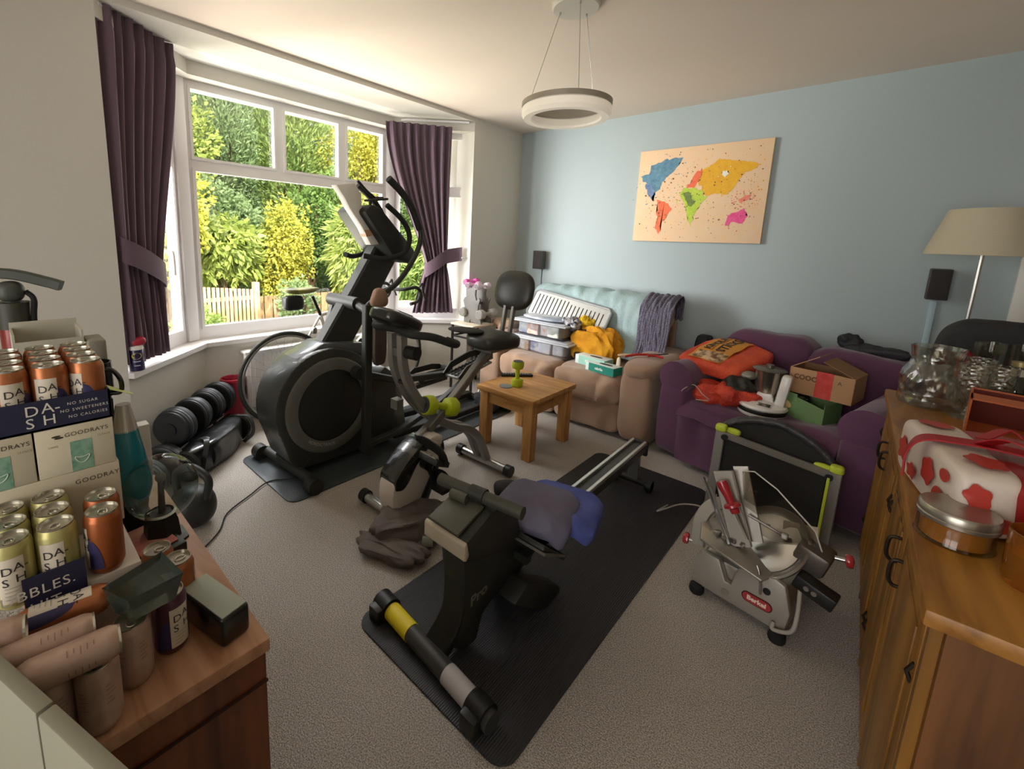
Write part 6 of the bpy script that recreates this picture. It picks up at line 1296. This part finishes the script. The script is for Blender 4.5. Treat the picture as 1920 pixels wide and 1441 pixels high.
def bottle(label, o, h=.19, r_=.032, lab='label_cream', sm=.0):
    t = thing('wine_bottle', label, 'bottle', o); bgm = mat('bottle_green', '1E2412', .08, coat=.8)
    MB().lathe([(.001, 0), (r_, 0), (r_, h*.48), (r_*.8, h*.60), (r_*.42, h*.72), (r_*.38, h*.93), (.001, h*.93)], o, n=36, close=False).build('bottle_body', bgm, t)
    MB().lathe([(r_*.40, h*.74), (r_*.5, h*.745), (r_*.48, h*.86), (r_*.4, h*.865)], o, n=30, close=False).build('neck_label', mat('label_paper', 'CFC8BC', .5), t)
    MB().lathe([(r_*.44, h*.90), (r_*.55, h*.91), (r_*.55, h*.99), (.001, h)], o, n=30, close=False).build('cap', mat('gold_cap', 'A99A6A', .35, .6), t)
    MB().lathe([(r_+.0006, h*.12), (r_+.0006, h*.40)], o, n=36, close=False).build('body_label', mat('label_paper', 'CFC8BC', .5), t)
bottle('dark green bottle with pale neck label behind the orange box', (3.265, -1.36, SH), .215, .040)
bottle('small dark bottle with pale label beside the goblets', (3.225, -1.33, SH), .15, .03)
t = thing('orange_box', 'bright orange open carton lying on the sideboard behind the gift bag', 'box', (3.25, -1.75, SH))
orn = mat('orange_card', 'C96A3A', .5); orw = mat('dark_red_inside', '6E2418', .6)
Mo = Matrix.Translation((3.245, -1.74, SH)) @ Matrix.Rotation(rad(-6), 4, 'Z')
m = MB(); m.bb((-.125, -.0, 0), (-.12, .20, .125)); m.bb((-.125, .195, 0), (.22, .20, .125)); m.bb((-.125, 0, .12), (.22, .09, .125)); m.bb((-.125, 0, 0), (.22, .2, .004)); m.bb((-.125, -.0, 0), (.22, .004, .0)) if 0 else None
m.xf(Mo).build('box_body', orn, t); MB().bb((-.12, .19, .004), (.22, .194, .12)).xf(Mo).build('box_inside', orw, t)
MB().bb((-.1262, .02, .01), (-.1252, .12, .07)).xf(Mo).build('side_label', mat('label_pale_print', 'D8C8B8', .5, var=(90, 'A07A60', .05)), t)
# gift bag
gbg = thing('gift_bag', 'red and white patterned gift bag with red ribbon lying on the sideboard', 'bag', (3.1, -2.3, SH))
rdp = mat('gift_red', '9E1F20', .4, coat=.2); wpp = mat('gift_white', 'D9CBBE', .45)
Mg = Matrix.Translation((3.035, -2.375, SH+.073)) @ Matrix.Rotation(rad(12), 4, 'Z')
def puff(p): return Vector((p.x, p.y, p.z*(1-.25*max(0, p.x/.15))))
body = MB().pad((0, 0, 0), (.11, .37, .145), .30, .30, nz=.006, ns=9, n=(36, 60)).xf(Mg).build('bag_body', wpp, gbg)
# printed shapes pressed on the bag: sample the surface along -x (front end) and top
def gsurf(yy, zz):  # point on the front end face
    e_ = .30; a1 = min(1, abs(zz/.0725))**(2/e_); k = max(.01, 1-a1)**(e_/2); b1 = min(1, abs(yy/(.185*k))**(2/.30)); return Mg @ Vector((-.055*k*(1-b1)**(.30/2)-.005, yy, zz))
def nsurf(xx, zz):  # point on the side nearest the room
    e_ = .30; a1 = min(1, abs(zz/.0725))**(2/e_); k = max(.01, 1-a1)**(e_/2); b1 = min(1, abs(xx/(.055*k))**(2/.30)); return Mg @ Vector((xx, -.185*k*(1-b1)**(.30/2)-.006, zz))
def gshape(pts, m): MB().add([gsurf(*p) for p in pts]+[gsurf(sum(p[0] for p in pts)/len(pts), sum(p[1] for p in pts)/len(pts))], [(i, (i+1) % len(pts), len(pts)) for i in range(len(pts))]).build('printed_shape', m, gbg, fix=False)
gred = mat('gift_print_red', 'B5382C', .45)
def blob_(cx, cy_, rx, ry, rot=0, star=0, n=26): return [(cx+(rx*cos(2*pi*i/n)*cos(rot)-ry*sin(2*pi*i/n)*sin(rot))*(1+star*sin(5*2*pi*i/n)), cy_+(rx*cos(2*pi*i/n)*sin(rot)+ry*sin(2*pi*i/n)*cos(rot))*(1+star*sin(5*2*pi*i/n))) for i in range(n)]
gshape(blob_(-.13, -.025, .028, .026, .3), gred); gshape(blob_(-.06, .01, .036, .03, .2, .12), gred); gshape(blob_(.03, -.03, .030, .018, 0, .2), gred); gshape(blob_(.11, .0, .035, .03, 0, .2), gred); gshape(blob_(-.14, .035, .02, .014), gred)
def nshape(pts, m): MB().add([nsurf(*p) for p in pts]+[nsurf(sum(p[0] for p in pts)/len(pts), sum(p[1] for p in pts)/len(pts))], [(i, (i+1) % len(pts), len(pts)) for i in range(len(pts))]).build('printed_shape', m, gbg, fix=False)
nshape(blob_(-.02, .02, .020, .026, .3, .12), gred); nshape(blob_(.025, -.03, .016, .016, 0), gred); nshape(blob_(-.035, -.035, .012, .018, 0), gred)
def gtop(xx, yy):
    e_ = .30; q = (abs(xx/.055)**(2/.30)+abs(yy/.185)**(2/.30)); return Mg @ Vector((xx, yy, .0725*max(0, 1-min(1, q))**(e_/2)+.006))
def tshape(pts, m): MB().add([gtop(*p) for p in pts]+[gtop(sum(p[0] for p in pts)/len(pts), sum(p[1] for p in pts)/len(pts))], [(i, (i+1) % len(pts), len(pts)) for i in range(len(pts))]).build('printed_shape', m, gbg, fix=False)
tshape(blob_(-.005, .12, .03, .035, .4, .1), gred); tshape(blob_(.005, -.12, .03, .035, .2, .12), gred)
rib = mat('red_ribbon', 'A3141C', .55)
MB().tube(smooth([Mg @ Vector(v) for v in ((-.082, .0, -.03), (-.083, -.0, .03), (-.065, -.01, .072), (-.01, -.02, .083), (.06, -.03, .086), (.16, -.05, .080))]), .1, flat=(.045, .004), up=(0, 0, 1)).build('ribbon', rib, gbg)
MB().tube(smooth([Mg @ Vector(v) for v in ((.03, -.02, .085), (.05, -.08, .12), (.10, -.10, .10), (.12, -.04, .085), (.09, .03, .115), (.04, .01, .09)) ]), .1, flat=(.035, .003), up=(0, 0, 1)).build('ribbon_bow', rib, gbg)
rb2 = MB().pad((.165, -.01, -.003), (.27, .385, .14), .30, .30, nz=.008, ns=8, n=(30, 50)).xf(Mg).build('red_gift_side', rdp, gbg)
MB().add([Mg @ Vector(v) for v in ((.16, -.209, -.05), (.21, -.209, -.05), (.21, -.209, .03), (.16, -.209, .03))], [(0, 1, 2, 3)]).build('gift_tag', mat('tag_pale', 'D2B8A8', .5), gbg, fix=False)
# candle jar
o_ = (3.03, -2.598, SH); t = thing('candle_jar', 'squat glass candle jar with orange wax and silver lid on the sideboard edge', 'candle', o_)
MB().lathe([(.001, .006), (.050, .006), (.051, .044), (.001, .044)], o_, n=48, close=False).build('wax', mat('orange_wax', 'B8742E', .5), t)
MB().lathe([(.001, 0), (.056, 0), (.060, .004), (.057, .01), (.057, .052), (.055, .052), (.054, .006), (.001, .005)], o_, n=48, close=False).build('glass_jar', thin, t)
MB().lathe([(.058, .046), (.060, .048), (.060, .054), (.058, .056), (.060, .058), (.060, .070), (.057, .074), (.052, .072), (.001, .071)], o_, n=48, close=False).build('silver_lid', mat('tin_lid', 'A8A296', .3, .85), t)
o_ = (3.125, -2.69, SH); t = thing('amber_candle', 'amber glass candle holder at the right edge beside the gift bag', 'candle', o_)
MB().lathe([(.001, .0), (.04, .0), (.044, .01), (.046, .10), (.043, .10), (.040, .012), (.001, .01)], o_, n=40, close=False).build('glass', mat('amber_glass', 'C57A2A', .1, trans=.7), t)
MB().lathe([(.001, .012), (.039, .012), (.040, .06), (.001, .06)], o_, n=40, close=False).build('wax', mat('amber_wax', 'D9984A', .5), t)
bottle('dark bottle with foil standing at the right edge behind the red gift bag', (3.33, -1.98, SH), .26, .04)
# ------------------------------------------------------------------ dark armchair in the corner behind the sideboard
t = thing('armchair', 'dark charcoal padded armchair behind the glassware in front of the lamp', 'armchair', (3.46, -.85, 0))
chm = mat('charcoal_fabric', '2A2A2C', .85, bump=(60, .3))
MB().pad((3.46, -1.02, .73), (.78, .20, .78), .28, nz=.012, n=(30, 48)).build('backrest', chm, t)
MB().pad((3.48, -.76, .36), (.60, .42, .22), .3, nz=.01).build('seat', chm, t)
MB().pad((3.22, -.78, .40), (.12, .42, .58), .3, nz=.008).build('armrest', chm, t); MB().pad((3.76, -.78, .40), (.12, .42, .58), .3, nz=.008).build('armrest', chm, t)
MB().bb((3.2, -1.08, .05), (3.78, -.58, .30), .02).build('base', chm, t)
for x in (3.24, 3.74):
    for y in (-1.04, -.62): MB().cyl((x, y, 0), (x, y, .06), .02).build('leg', black, t)
MB().pad((3.17, -1.13, .93), (.08, .05, .12), .8, nz=.03, ns=16).build('red_cloth', mat('crimson_cloth', '8E1830', .8), None, 'small crimson cloth on the dark armchair behind the glassware', 'cloth')
